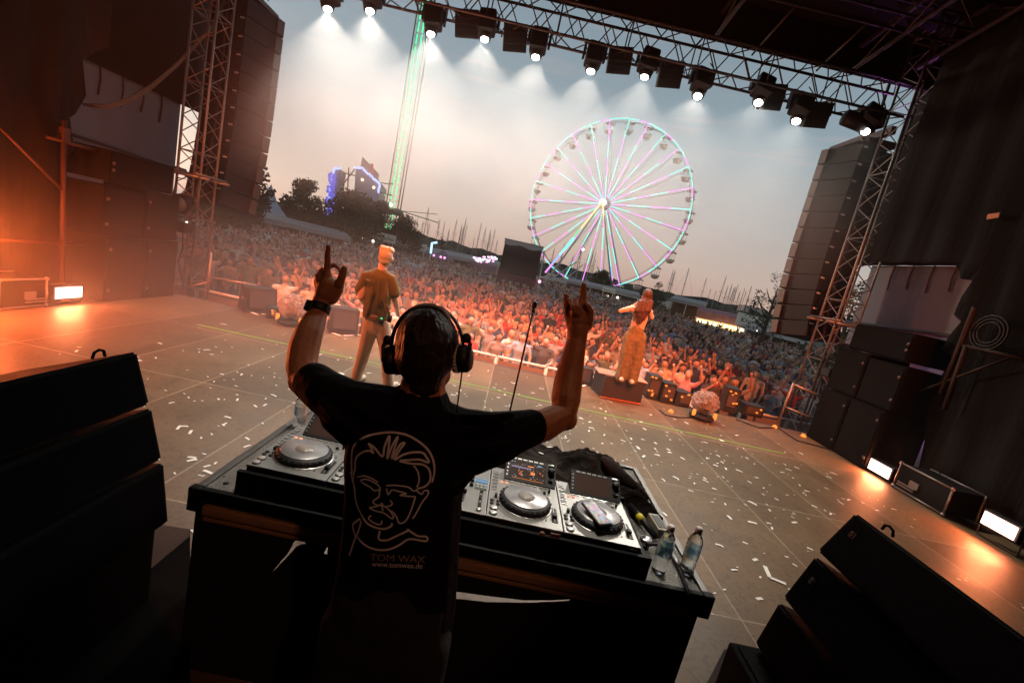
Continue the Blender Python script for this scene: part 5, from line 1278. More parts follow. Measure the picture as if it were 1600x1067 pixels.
b.build('printed_mark', tray)
for k in range(7): pass

# phone
ph = empty('mobile_phone', (.65, 2.0, PL+.04), 'black phone with colourful speckled screen lying across the jog wheel', 'phone')
pc = Z_(932, 802, 1.105); rot = Matrix.Rotation(R(26), 3, 'Z') @ Matrix.Rotation(R(7), 3, 'X')
b = MB(); b.box(pc, (.078, .158, .012), M['black'], rot, bev=.004); b.build('body', ph)
ms_ = bpy.data.materials.new('phone_screen'); ms_.use_nodes = True; nt = ms_.node_tree; bs = nt.nodes['Principled BSDF']; bs.inputs['Base Color'].default_value = (.1, .1, .11, 1); bs.inputs['Roughness'].default_value = .15
tc = nt.nodes.new('ShaderNodeTexCoord'); vo = nt.nodes.new('ShaderNodeTexVoronoi'); vo.inputs['Scale'].default_value = 90; nt.links.new(tc.outputs['Object'], vo.inputs[0]); h_ = nt.nodes.new('ShaderNodeHueSaturation'); h_.inputs['Saturation'].default_value = 1.1; h_.inputs['Value'].default_value = .8; nt.links.new(vo.outputs['Color'], h_.inputs['Color']); nt.links.new(h_.outputs[0], bs.inputs['Emission Color']); bs.inputs['Emission Strength'].default_value = .22
b = MB(); b.box(pc+rot @ Vector((0, 0, .0065)), (.068, .147, .0012), ms_, rot); b.build('screen', ph)

# bottles
def bottle(x, y, label, s=1., r=.034, lean=0):
    t = empty('water_bottle', (x, y, TZ), label, 'bottle', 'clear plastic water bottles on the table')
    z = TZ+.001; pr_ = [(.022, .0), (.030, .004), (.033, .02), (.0305, .035), (.033, .05), (.0305, .065), (.033, .08), (.033, .14), (.033, .165), (.028, .185), (.016, .203), (.0135, .208), (.0135, .212)]
    b = MB(); b.lathe((x, y, z), [(a*r/.034*1.04, c*s) for a, c in pr_], M['glass'], 28); b.build('bottle_shell', t)
    b = MB(); b.lathe((x, y, z), [(.016, .212*s), (.0165, .214*s), (.0165, .234*s), (.014, .237*s)], M['white'], 20); b.build('cap', t)
    b = MB()
    n = 28; z0, z1 = .088*s, .142*s; R_ = .0342*r/.034*1.03
    for k in range(n):
        a0 = 2*math.pi*k/n; a1 = 2*math.pi*(k+1)/n; m = M['lblb'] if (k % 14) in (2, 3, 4, 5) else M['lblw']
        b.add([(x+R_*math.cos(a), y+R_*math.sin(a), z+c) for a, c in ((a0, z0), (a1, z0), (a1, z1), (a0, z1))], [(0, 1, 2, 3)], m, True)
    lb = b.build('label', t)
    b = MB()
    for i in range(4):
        for k in range(16):
            if (k*7+i*3) % 5 == 0: continue
            a = -2.6+k*.13; zz = z0+.009+i*.012; rr = R_+.0004
            b.add([(x+rr*math.cos(q), y+rr*math.sin(q), z+c) for q, c in ((a, zz), (a+.075, zz), (a+.075, zz+.006), (a, zz+.006))], [(0, 1, 2, 3)], M['lblb'])
    b.build('label_print', lb)
pb = Z_(1028, 892, TZ); bottle(pb.x, pb.y, 'water bottle nearest the media player at the right table corner')
pb = Z_(1071, 894, TZ); bottle(pb.x, pb.y, 'water bottle at the outermost right table corner')
bottle(-1.075, 2.56, 'water bottle with teal label at the far left table corner', 1.0)
# microphone with yellow ring
t = empty('microphone', (1.0, 2.2, TZ), 'black wireless microphone with yellow ring lying beside the right player', 'microphone')
a = Z_(985, 790, TZ+.04); c = Z_(1024, 838, TZ+.03); b = MB(); b.path([a, a.lerp(c, .4), c], [.021, .018, .016], M['black'], 14); b.build('handle', t)
d = (c-a); b = MB(); b.tube(a+d*.36, a+d*.52, .0215, M['yellow'], 16); b.build('ring', t)
b = MB(); b.ell(a-d*.1, (.027, .027, .027), M['steel'], 14, 10); b.build('grille_ball', t)
# small case with patterned top
t = empty('power_adapter', (1.05, 2.4, TZ), 'small pale box standing behind the two bottles', 'box')
c = Z_(1029, 815, TZ+.05); b = MB(); b.box((c.x, c.y, TZ+.026), (.06, .16, .05), mat('cream_box', (.50, .45, .36), .6), Matrix.Rotation(R(4), 3, 'Z'), bev=.004); b.build('body', t)
b = MB(); b.box((c.x, c.y, TZ+.0525), (.042, .12, .002), M['black'], Matrix.Rotation(R(4), 3, 'Z')); b.build('top_panel', t)
# ashtray-like cup, small cable gear near bottle
t = empty('metal_cup', (.93, 1.97, TZ), 'small round metal cup between the microphone and the bottles', 'cup')
c = Z_(1006, 853, TZ); b = MB(); b.lathe((c.x, c.y, TZ), [(.026, 0), (.028, .045), (.026, .046), (.022, .04), (.001, .039)], M['steel'], 24); b.build('bowl', t)
b = MB(); b.path([Z_(x, y, z) for x, y, z in ((1010, 850, TZ+.05), (1035, 850, TZ+.012), (1050, 868, TZ+.012), (1062, 890, TZ+.012), (1072, 915, TZ+.012), (1075, 928, TZ+.012))]+[Y_(1078, 945, 1.772), Y_(1073, 985, 1.77)], .009, M['black'], 8)
b.build('cable', label='black cable running between the bottles and over the table edge', cat='cable')
b = MB(); b.tube(Z_(1048, 862, TZ+.016), Z_(1062, 886, TZ+.016), .011, M['steel'], 10); b.tube(Z_(1044, 856, TZ+.016), Z_(1048, 862, TZ+.016), .012, M['yellow'], 10); b.build('cable_plug', label='silver cable plug with yellow ring lying between the bottles', cat='plug')
# black jacket / cloth heap at the back of the table
from mathutils import noise as mnoise
b = MB(); nx, ny = 130, 74; x0, x1, y0, y1 = .0, 1.10, 2.36, 3.0; V = []
def hgt(x, y):
    u = (x-x0)/(x1-x0); v = (y-y0)/(y1-y0)
    h = .035*math.exp(-((u-.25)/.3)**2)+.11*math.exp(-((u-.70)/.15)**2-((v-.62)/.30)**2)+.06*math.exp(-((u-.86)/.1)**2-((v-.25)/.4)**2)+.035
    q = Vector((x*3.2+y*1.4, y*5.5-x*1.8, .3)); w = mnoise.noise(q*.6)*1.4
    rg = 1-abs(mnoise.noise(Vector((q.x+w, q.y+w, 1.7))))*2.2; r2_ = 1-abs(mnoise.noise(Vector((q.x*2.3+w*2, q.y*2.1, 4.1))))*2.2
    f = .050*max(0, rg)**2+.022*max(0, r2_)**2-.02
    e = min(1, min(u, 1-u)*9, min(v, 1-v)*7)
    return TZ+.004+max(0, (h+f)*e)
for j in range(ny+1):
    for i in range(nx+1):
        u, v = i/nx, j/ny; x = x0+(x1-x0)*u; y = y0+(y1-y0)*v
        ed = .035*math.sin(9*v+1)+.02*math.sin(23*v); yy = y-(.16*max(0, u-.55)/.45)*(v)+.02*math.sin(13*u); V.append((x+ed*(u-.5)*2*(u > .5), yy, hgt(x, y)))
b.add(V, [(j*(nx+1)+i, j*(nx+1)+i+1, (j+1)*(nx+1)+i+1, (j+1)*(nx+1)+i) for j in range(ny) for i in range(nx)], mat('dark_brown_cloth', (.020, .014, .012), .9, var=.3, vscale=12, bump=.4, bscale=30, spec=.2), True)
cz = b.build('jacket', label='crumpled dark jacket heaped along the back of the table', cat='jacket')
b = MB(); b.path([Z_(x, y, z) for x, y, z in ((938, 716, 1.04), (950, 722, 1.10), (965, 740, 1.09), (985, 760, 1.04), (1010, 778, .98))], [.018, .034, .045, .045, .02], cz.data.materials[0], 12); b.build('sleeve', cz)
# spare card and paper on the table behind
b = MB(); b.box(Z_(845, 708, 1.0), (.035, .014, .003), M['conf'], Matrix.Rotation(-.4, 3, 'Z')); b.build('confetti_strip', label='single white confetti strip lying on the dark jacket', cat='confetti')
# dark cable bundle behind left player
t = empty('cable_bundle', (-.9, 2.5, TZ), 'dark cables and plugs behind the left media player', 'cable')
for k in range(5):
    b = MB(); b.path([(-1.0+.1*k, 2.36, TZ+.05), (-.95+.09*k, 2.46, TZ+.07), (-.99+.12*k, 2.6, TZ+.02), (-.8+.1*k, 2.75, TZ+.015)], .008, M['black'], 6); b.build('cord', t)

# ============================================================ near loudspeaker stacks facing the table
def near_stack(sx, pts, side):
    y0, y1 = (1.02, 2.0)
    names = ('top', 'middle', 'lower')
    for k in range(3):
        (xa, za), (xb, zb) = pts[k]
        d = Vector((xb-xa, 0, zb-za)); nrm = Vector((sx*abs(d.z), 0, -sx*d.x if False else 0)); nrm = Vector((sx, 0, 0)) if False else Vector((abs(d.z)*sx, 0, abs(d.x)*-1)).normalized()
        t = empty('near_speaker', (xa, 1.5, zb), '%s black loudspeaker of the stack at the near %s, facing the table' % (names[k], side), 'loudspeaker', 'black loudspeakers stacked beside the table')
        W = .52; a = Vector((xa, y0, za)); c = Vector((xb, y0, zb)); h0 = .022
        W = .55; P = [a, c, c+nrm*W*.96-d.normalized()*0+Vector((0, 0, .035)), a+nrm*W-Vector((0, 0, .035))]
        bm = bmesh.new(); v0 = [bm.verts.new(p) for p in P]; v1 = [bm.verts.new(p+Vector((0, y1-y0, 0))) for p in P]
        bm.faces.new(v0); bm.faces.new(v1[::-1]); [bm.faces.new((v0[i], v1[i], v1[(i+1) % 4], v0[(i+1) % 4])) for i in range(4)]
        bmesh.ops.recalc_face_normals(bm, faces=bm.faces); bmesh.ops.bevel(bm, geom=bm.edges[:], offset=.012, segments=3, affect='EDGES')
        me = bpy.data.meshes.new('cabinet'); bm.to_mesh(me); bm.free(); me.materials.append(M['speaker']); 
        for p in me.polygons: p.use_smooth = False
        link_mesh('cabinet', me, t)
        b = MB(); g0 = a.lerp(c, .07)-nrm*.006; g1 = a.lerp(c, .93)-nrm*.006
        b.prism([g0+Vector((0, .03, 0)), g1+Vector((0, .03, 0)), g1+Vector((0, y1-y0-.03, 0)), g0+Vector((0, y1-y0-.03, 0))], nrm*.004, mat('near_grille', (.002, .002, .0028), .9, bump=.8, bscale=400, spec=.06)); b.build('grille', t)
        if sx > 0 and k < 2:
            e = a.lerp(c, .36)+Vector((0, y1-y0-.085, 0))-nrm*.008; u = d.normalized()*.013; w_ = Vector((0, .013, 0)); b = MB()
            lm = mat('logo_grey', (.30, .22, .16), .5)
            for p, q in ((e-u-w_, e-u+w_), (e-u+w_, e+u+w_), (e+u+w_, e+u-w_), (e+u-w_, e-u-w_)): b.tube(p, q, .0011, lm, 5)
            b.path([e+w_*.7+u*.5, e-w_*.4, e+w_*.7-u*.5], .0011, lm, 5); b.build('logo', t)
        if k == 0:
            b = MB(); hc = Vector((xa+sx*.07, y1-.12, za)); b.path([hc+Vector((0, -.03, -.02)), hc+Vector((0, -.022, .006)), hc+Vector((0, 0, .014)), hc+Vector((0, .022, .006)), hc+Vector((0, .03, -.02))], .006, M['speaker'], 8); b.build('rigging_lug', t)
near_stack(-1, [((-1.61, 1.39), (-1.53, 1.15)), ((-1.52, 1.135), (-1.45, .89)), ((-1.44, .875), (-1.39, .57))], 'left')
near_stack(1, [((1.82, 1.37), (1.71, 1.14)), ((1.71, 1.11), (1.63, .86)), ((1.62, .83), (1.575, .58))], 'right')
carp = mat('speckled_carpet', (.045, .037, .03), .95, var=.6, vscale=160, bump=.5, bscale=200)
for sx, side in ((-1, 'left'), (1, 'right')):
    t = empty('subwoofer', (sx*1.85, 1.5, 0), 'black subwoofer box below the near %s stack' % side, 'loudspeaker', 'subwoofers under the near stacks')
    b = MB(); b.box((sx*1.86, 1.5, .285), (.8, 1.02, .53), M['speaker'], bev=.012); b.build('cabinet', t)
    b = MB(); b.box((sx*1.86, 1.5, .553), (.74, .96, .012), M['speaker']); b.build('top_mat', t)
t = empty('floor_box', (1.45, 1.9, 0), 'speckled dark box on the floor below the near right stack', 'box')
P = [Z_(1132, 1013, .3), Z_(1190, 1030, .3), Z_(1190, 1090, .3), Z_(1100, 1075, .3)]
b = MB(); b.prism([Vector((p.x, p.y, .28)) for p in P], (0, 0, .02), carp); b.build('lid', t)
b = MB(); b.prism([Vector((p.x, p.y, .0)) for p in P], (0, 0, .278), M['casebody']); b.build('body', t)
t = empty('floor_box', (-1.6, 1.6, 0), 'low black box between the left stack and the table, lid speckled where lit', 'box')
P = [Z_(238, 817, .12), Z_(297, 826, .12), Z_(297, 1180, .12), Z_(-60, 1180, .12), Z_(120, 900, .12)]
dkc = mat('black_carpet', (.002, .002, .002), .95, spec=.1)
b = MB(); b.prism([Vector((p.x, p.y, .004)) for p in P], (0, 0, .114), dkc); b.build('body', t)  # black slab enlarged to fill the dark near corner
P = [Z_(240, 818, .12), Z_(296, 827, .12), Z_(296, 838, .12), Z_(176, 938, .12), Z_(120, 975, .12), Z_(205, 862, .12)]
b = MB(); b.prism([Vector((p.x, p.y, .1185)) for p in P], (0, 0, .004), carp); b.build('lid', t)  # speckled lid cut to its lit part, unlit rest left black

# ============================================================ the person at the table (seen from behind, arms raised)
dj = empty('person', (-.15, 1.1, 0), 'person from behind in black printed t-shirt and headphones, both arms raised over the table', 'person')
D = 1.12; S = lambda x, y, Y=D: Y_(x, y, Y)
IR, IU = CM @ Vector((1, 0, 0)), CM @ Vector((0, 1, 0)); IF = Vector((0, 0, 0))-CM @ Vector((0, 0, 1))
QH = Matrix((IR, IF, IU)).transposed()    # head frame: the head is tilted like the picture
hc = S(669, 543, D+.02); sk = M['skin']
B = Body()
def HP(x, y, z): return hc+QH @ Vector((x, y, z))
B.blob(HP(0, 0, -.005), (.072, .092, .100), sk, QH); B.blob(HP(0, .07, -.075), (.05, .045, .04), sk, QH); B.blob(HP(0, .10, -.02), (.016, .025, .03), sk, QH)
for s_ in (-1, 1): B.blob(HP(s_*.08, -.005, -.02), (.014, .022, .032), sk, QH); B.blob(HP(s_*.03, .088, .005), (.014, .012, .010), sk, QH)
B.blob(HP(0, .095, -.05), (.028, .014, .010), sk, QH)
B.limb([HP(0, -.02, -.06), S(663, 592, D-.005), S(659, 622, D)], [.056, .055, .064], sk)
# torso and legs under the clothes
B.limb([S(655, 628), S(645, 660), S(634, 720), S(628, 800), S(622, 880)], [.07, .145, .135, .12, .12], sk, .55, (1, 0, 0))
hip = S(622, 905); fl = lambda dx, dy, z: Vector((hip.x+dx, 1.10+dy, z))
B.limb([fl(0, 0, hip.z), fl(0, 0, hip.z-.12)], [.12, .12], sk, .6, (1, 0, 0))
for s_ in (-1, 1): B.limb([fl(s_*.09, 0, hip.z-.1), fl(s_*.12, -.01, .55), fl(s_*.14, 0, .10)], [.07, .055, .045], sk); B.limb([fl(s_*.14, 0, .06), fl(s_*.15, .13, .045)], [.04, .03], sk)
# left arm
def arm(pts): B.limb([S(x, y, Y) for x, y, Y, r in pts], [r for *_, r in pts], sk)
arm([(560, 642, 1.12, .06), (515, 618, 1.18, .054), (476, 594, 1.27, .047), (471, 570, 1.30, .0445), (475, 545, 1.33, .0455), (483, 520, 1.36, .042), (493, 497, 1.40, .034), (500, 482, 1.42, .028), (504, 468, 1.43, .030)])
B.blob(S(470, 592, 1.275), (.036, .036, .034), sk)
arm([(760, 680, 1.12, .06), (815, 672, 1.16, .050), (850, 664, 1.20, .046), (880, 648, 1.24, .041), (884, 625, 1.26, .0435), (888, 595, 1.29, .0425), (895, 560, 1.33, .036), (901, 532, 1.36, .031), (903, 512, 1.365, .033)])
B.blob(S(884, 655, 1.235), (.034, .034, .032), sk)
def dig(y, pts, m=sk):
    B.limb([S(x, yy, y+dy) for x, yy, dy, r in pts], [r*(y+dy)/703 for *_, r in pts], m)
yL = 1.43
dig(yL, [(504, 470, 0, 12.5), (508, 458, 0, 16), (512, 445, 0, 14.5)]); dig(yL, [(519, 466, 0, 10), (527, 452, 0, 9.5), (531, 442, 0, 7.5)])
dig(yL, [(512, 445, .0, 9), (511, 429, .0, 7.5)]); dig(yL, [(502, 448, 0, 8), (499, 434, .0, 6.5), (504, 423, .01, 5.5)])
dig(yL, [(510, 430, .0, 6.2), (511.5, 413, 0, 5.3), (512, 398, 0, 4.7), (513, 386, 0, 4.2)])
dig(yL, [(513, 418, .012, 4.6), (522, 413.5, .02, 3.9), (529, 419, .02, 3.6), (532, 425, .01, 3.2)])
dig(yL, [(530, 444, -.01, 6.6), (535, 431, -.012, 6), (538, 420, -.01, 5.4)])
dig(yL, [(500, 440, .02, 5.2), (496, 431, .035, 5), (503, 427, .045, 4.4)]); dig(yL, [(496, 447, .02, 5), (494, 439, .035, 4.6), (500, 436, .045, 4)])
yR = 1.37
dig(yR, [(903, 515, 0, 15), (903, 500, 0, 18), (903, 488, 0, 17)]); dig(yR, [(894, 505, 0, 10), (889, 490, 0, 8.5)]); dig(yR, [(917, 508, 0, 10), (917, 492, 0, 9)])
dig(yR, [(909, 490, 0, 7), (910, 470, 0, 6.0), (911, 456, 0, 5.4), (912, 445, 0, 4.4)])
dig(yR, [(888, 494, 0, 6.4), (885.5, 478, 0, 5.6), (884.5, 462, 0, 4.8)])
dig(yR, [(892, 482, .0, 5.5), (893, 471, -.012, 5.2), (896, 480, -.03, 4.9), (897, 489, -.03, 4.5)]); dig(yR, [(900, 480, .0, 5.6), (901, 469, -.012, 5.4), (903, 480, -.032, 5.0), (903, 490, -.032, 4.6)])
dig(yR, [(920, 500, -.012, 7.2), (922, 487, -.02, 6.2), (917, 477, -.03, 5.2)])
B.build('body', .0036, 3, dj)
# hair
B = Body(); hr = M['hair']
B.blob(HP(0, -.008, .008), (.081, .102, .097), hr, QH); B.blob(HP(-.002, -.045, -.028), (.074, .058, .062), hr, QH); B.blob(HP(0, -.048, -.065), (.050, .038, .036), hr, QH); B.blob(HP(-.002, -.044, -.090), (.042, .030, .034), hr, QH)
r_ = random.Random(4)
for k in range(120):
    a = r_.uniform(-2.6, -.5); ph = r_.uniform(.1, 1.35); top = Vector((.079*math.cos(a)*math.cos(ph), .098*math.sin(a)*math.cos(ph), .008+.094*math.sin(ph)))
    lo = Vector((top.x*.92, top.y*.98-.004, top.z-.075)); mid = (top+lo)/2*1.035; mid.z = (top.z+lo.z)/2
    if lo.z < -.03: lo.x *= .85
    B.limb([HP(*top), HP(*mid), HP(*lo)], [.0065, .0062, .003], hr)
B.build('hair', .003, 1, dj)
# t-shirt
B = Body(); ts = M['tshirt']
B.limb([S(654, 640), S(648, 655), S(638, 690), S(632, 730), S(630, 780), S(626, 840), S(621, 900), S(612, 960), S(602, 1010), S(596, 1040)], [.085, .135, .163, .163, .160, .163, .170, .178, .184, .186], ts, .62, (1, 0, 0))
B.limb([S(662, 622), S(656, 640)], [.066, .10], ts, .85, (1, 0, 0))
B.limb([S(640, 655), S(590, 642), S(545, 634, 1.13), S(508, 612, 1.18), S(491, 598, 1.22)], [.080, .072, .070, .061, .058], ts)
B.limb([S(660, 660), S(715, 682), S(770, 684, 1.12), S(808, 674, 1.15), S(829, 668, 1.17)], [.080, .078, .070, .058, .051], ts)
B.limb([S(610, 680), S(560, 670, 1.14), S(530, 650, 1.15)], [.07, .06, .05], ts); B.limb([S(690, 710), S(745, 708, 1.12), S(790, 694, 1.13)], [.08, .055, .045], ts)
for (xa, ya, xb, yb, rr) in ((520, 640, 600, 700, .014), (540, 625, 620, 665, .012), (500, 625, 545, 668, .012), (720, 650, 800, 648, .014), (700, 672, 790, 664, .012), (740, 740, 690, 780, .012), (735, 700, 800, 690, .012)):
    B.limb([S(xa, ya, 1.075), S((xa+xb)/2, (ya+yb)/2+6, 1.04), S(xb, yb, 1.05)], [rr*.6, rr, rr*.6], ts)
sh = B.build('tshirt', .0055, 4, dj)
# trousers and shoes
B = Body(); tp = mat('black_jeans', (.006, .006, .008), .9, bump=.4, bscale=20)
B.limb([fl(0, 0, hip.z-.02), fl(0, 0, hip.z-.18)], [.16, .165], tp, .68, (1, 0, 0))
for s_ in (-1, 1): B.limb([fl(s_*.085, 0, hip.z-.15), fl(s_*.12, -.01, .55), fl(s_*.14, 0, .09)], [.10, .078, .07], tp)
B.build('trousers', .011, 2, dj)
for s_ in (-1, 1): B = Body(); B.limb([fl(s_*.14, -.05, .052), fl(s_*.155, .15, .045)], [.05, .042], M['black']); B.build('shoe', .01, 2, dj)
# print on the back: ribbons laid on the cloth
dg = bpy.context.evaluated_depsgraph_get(); bvh = BVHTree.FromPolygons([v.co.copy() for v in sh.data.vertices], [tuple(p.vertices) for p in sh.data.polygons])
_mi = (sh.matrix_world).inverted()
def hit(px, py):
    d = ray(px, py).normalized(); l, n, i, t = bvh.ray_cast(CP, d)
    return (l, n) if l else (None, None)
SKT = [[(603, 560), (600, 480), (608, 400), (650, 345), (720, 318), (800, 303), (870, 302), (950, 320), (1020, 360), (1075, 410), (1105, 470), (1114, 540), (1100, 612)],
 [(622, 530), (625, 470), (645, 440), (680, 420), (715, 415), (735, 430), (720, 395), (706, 370), (745, 400), (792, 450), (805, 390), (835, 322), (832, 380), (822, 465), (850, 390), (888, 328), (870, 390), (850, 465), (900, 380), (930, 368), (900, 410), (868, 470), (920, 440), (980, 425), (1040, 428), (1065, 455), (1080, 488), (1020, 470), (950, 473), (900, 478), (970, 494), (1040, 500), (1078, 525), (1090, 570), (1082, 612), (1050, 640), (1008, 650)],
 [(595, 545), (606, 600), (618, 640), (622, 695)], [(622, 530), (610, 590), (618, 660), (630, 740), (655, 800), (690, 860), (740, 890), (800, 902), (845, 885), (850, 866)],
 [(635, 580), (680, 572), (730, 590), (765, 612)], [(655, 600), (690, 592), (740, 612), (770, 635), (776, 655), (740, 662), (715, 640), (680, 622), (658, 604)],
 [(776, 640), (770, 700), (742, 720), (735, 740), (770, 755), (790, 742), (802, 762), (840, 757), (853, 742), (838, 722)],
 [(815, 632), (870, 630), (950, 640), (985, 665), (1012, 652)], [(818, 650), (828, 688), (850, 660), (890, 667), (940, 682), (900, 690), (940, 697), (997, 700)],
 [(997, 700), (975, 770), (950, 830), (925, 860), (895, 864), (880, 830), (860, 800), (828, 780)], [(708, 770), (750, 762), (790, 755), (830, 780), (858, 820), (850, 837), (800, 802), (750, 790), (708, 770)],
 [(790, 850), (778, 875), (735, 862), (705, 836), (722, 818)], [(1000, 660), (1035, 685), (1050, 665), (1076, 664), (1070, 695), (1042, 730), (1020, 770), (992, 820), (978, 837)],
 [(985, 505), (1012, 545), (1020, 600), (1006, 640)], [(655, 838), (612, 870), (610, 900), (628, 945), (653, 885), (658, 850)], [(628, 945), (602, 1020), (585, 1070)],
 [(628, 945), (680, 1000), (750, 1030), (830, 1030), (900, 1000), (960, 965), (1062, 978), (1062, 950), (1010, 945), (945, 903)], [(776, 915), (770, 965), (820, 972), (880, 945), (950, 913)], [(785, 742), (795, 790)]]
b = MB()
def catmull(P, n=6):
    Q = []
    for i in range(len(P)-1):
        p0, p1, p2, p3 = P[max(i-1, 0)], P[i], P[i+1], P[min(i+2, len(P)-1)]
        for k in range(n):
            t = k/n; Q.append(tuple(.5*((2*p1[j])+(p2[j]-p0[j])*t+(2*p0[j]-5*p1[j]+4*p2[j]-p3[j])*t*t+(3*p1[j]-p0[j]-3*p2[j]+p3[j])*t**3) for j in (0, 1)))
    return Q+[P[-1]]
for k, L in enumerate(SKT):
    Q = catmull([(400+x/4, 600+y/4) for x, y in L], 5); pts = []
    for q in Q:
        l, n = hit(*q)
        if l is not None: pts.append((l, n))
    V = []; wd = .0019 if k > 3 and k not in (14, 15, 16, 17) else .0026
    for i, (l, n) in enumerate(pts):
        t = (pts[min(i+1, len(pts)-1)][0]-pts[max(i-1, 0)][0]); s_ = t.cross(n).normalized()*wd; V += [l+n*.0016-s_, l+n*.0016+s_]
    if len(V) > 3: b.add(V, [(2*i, 2*i+1, 2*i+3, 2*i+2) for i in range(len(pts)-1)], M['print'])
b.build('shirt_print', sh)
def shirt_text(body, size_px, cx, cy, ang, name, m, sx=1.):
    cu = bpy.data.curves.new('txt', 'FONT'); cu.body = body; cu.size = 1; cu.align_x = 'CENTER'; cu.align_y = 'CENTER'; cu.resolution_u = 3; cu.offset = .0
    o = bpy.data.objects.new('txt', cu); COL.objects.link(o); d_ = bpy.context.evaluated_depsgraph_get(); d_.update()
    me = bpy.data.meshes.new_from_object(o.evaluated_get(d_), depsgraph=d_); bpy.data.objects.remove(o); me.materials.clear(); me.materials.append(m)
    ca, sa = math.cos(ang), math.sin(ang)
    for v in me.vertices:
        x, y = v.co.x*size_px*sx, v.co.y*size_px; l, n = hit(cx+x*ca+y*sa, cy-y*ca+x*sa)
        if l is not None: v.co = l+n*.0018
    return link_mesh(name, me, sh)
shirt_text('TOM WAX', 15.5, 621.5, 872, .045, 'print_lettering', mat('print_dim', (.24, .17, .15), .8), 1.13)
shirt_text('www.tomwax.de', 11.5, 621, 882, .045, 'print_lettering', M['print'], 1.0)
# headphones
hp = MB(); bk = M['black']
def arc(r, h, n=20): return [HP(r*math.cos(a)*1.0, -.012, -.002+h*math.sin(a)) for a in [R(-2)+math.pi*(1+.022)*k/n for k in range(n+1)]]
A_ = arc(.092, .111); hp.path(A_, .0125, bk, 10, True, .36, tuple(QH @ Vector((0, 1, 0))))
hb = hp.build('headphones', dj)
b = MB(); A2 = [HP(.091*math.cos(a), -.022, -.001+.108*math.sin(a)) for a in [R(38)+R(82)*k/12 for k in range(13)]]; b.path(A2, [.001, .004, .007]+[.009]*7+[.007, .004, .001], mat('headband_sheen', (.42, .38, .34), .3, .4), 8, True, .36, tuple(QH @ Vector((0, 1, 0)))); b.build('headband_highlight', hb)  # grey crescent modelled as the highlight on the padded band
for s_, (cx, cy2) in ((-1, (614, 563)), (1, (722, 560))):
    c = S(cx, cy2, D+.005); ax = QH @ Vector((s_*1, -.22, 0))
    b = MB(); b.lathe(c, [(.030, -.010), (.036, -.004), (.036, .014), (.030, .022), (.012, .026)], bk, 22, ax)
    b.path([c+QH @ Vector((s_*.016, -.03, .0)), c+QH @ Vector((s_*.022, -.012, .035)), c+QH @ Vector((s_*.012, -.004, .062))], .0055, bk, 8)
    b.ell(c+QH @ Vector((s_*.012, -.004, .052)), (.013, .013, .013), bk, 12, 8); ec = b.build('ear_cup', hb)
    b = MB(); b.lathe(c-ax*.008, [(.030, -.014), (.036, -.010), (.036, .004), (.030, .006)], mat('grey_ear_pad', (.34, .33, .33), .7), 22, ax)
    for k in range(22):
        a = k*2*math.pi/22; q = Vector((1, 0, 0)).rotation_difference(ax).to_matrix()
        b.tube(c-ax*.021+q @ Vector((0, .0355*math.cos(a), .0355*math.sin(a))), c-ax*.006+q @ Vector((0, .0365*math.cos(a), .0365*math.sin(a))), .0016, mat('pad_rib', (.55, .53, .52), .6) if k == 0 else b.mats[-1], 5)
    b.build('ear_pad', hb)
b = MB(); b.path([HP(.075, -.012, .035)+QH @ Vector((0.006*math.cos(a), -.01, .008*math.sin(a))) for a in [k*.6 for k in range(12)]], .0013, bk, 5); b.path([S(x, y, Y) for x, y, Y in ((722, 580, 1.12), (720, 595, 1.1), (717, 615, 1.08), (714, 640, 1.06), (713, 655, 1.05))], .0022, bk, 6); b.build('cord', hb)
# wrist watch
b = MB(); c = S(499.5, 481.5, 1.42); dfa = (S(504, 468, 1.43)-S(493, 497, 1.40)).normalized()
b.lathe(c, [(.0315, -.013), (.0335, -.010), (.0335, .010), (.0315, .013)], M['black'], 26, dfa); wt = b.build('wrist_watch', dj)
b = MB(); uw = (IR-dfa*IR.dot(dfa)).normalized(); rt = Matrix((uw, dfa.cross(uw), dfa)).transposed(); b.box(c-uw*.022-IF*.022, (.026, .026, .036), M['black'], rt, bev=.006); b.build('watch_case', wt)
# ============================================================ stage smoke and the remaining stage lights
sm = bpy.data.materials.new('stage_haze'); sm.use_nodes = True; nt = sm.node_tree; nt.nodes.remove(nt.nodes['Principled BSDF'])
pv = nt.nodes.new('ShaderNodeVolumePrincipled'); pv.inputs['Color'].default_value = (.9, .86, .82, 1); pv.inputs['Anisotropy'].default_value = .2
tc = nt.nodes.new('ShaderNodeTexCoord'); sp = nt.nodes.new('ShaderNodeSeparateXYZ'); nt.links.new(tc.outputs['Generated'], sp.inputs[0])
g_ = nt.nodes.new('ShaderNodeMapRange'); g_.interpolation_type = 'SMOOTHSTEP'; nt.links.new(sp.outputs['X'], g_.inputs[0])
for i, v in enumerate((.05, .72, HAZE, HAZE*.05)): g_.inputs[i+1].default_value = v
g2 = nt.nodes.new('ShaderNodeMapRange'); g2.interpolation_type = 'SMOOTHSTEP'; nt.links.new(sp.outputs['Z'], g2.inputs[0])
for i, v in enumerate((.18, .42, 1, .07)): g2.inputs[i+1].default_value = v
g3 = nt.nodes.new('ShaderNodeMath'); g3.operation = 'MULTIPLY'; nt.links.new(g_.outputs[0], g3.inputs[0]); nt.links.new(g2.outputs[0], g3.inputs[1])
nt.links.new(g3.outputs[0], pv.inputs['Density'])
nt.links.new(pv.outputs[0], nt.nodes['Material Output'].inputs['Volume'])
b = MB(); b.box((0, 8.9, 3.4), (19.6, 7.6, 10.6), sm); o = b.build('haze', kind='stuff'); tag(o, 'warm stage smoke hanging in the air under the roof', 'haze')
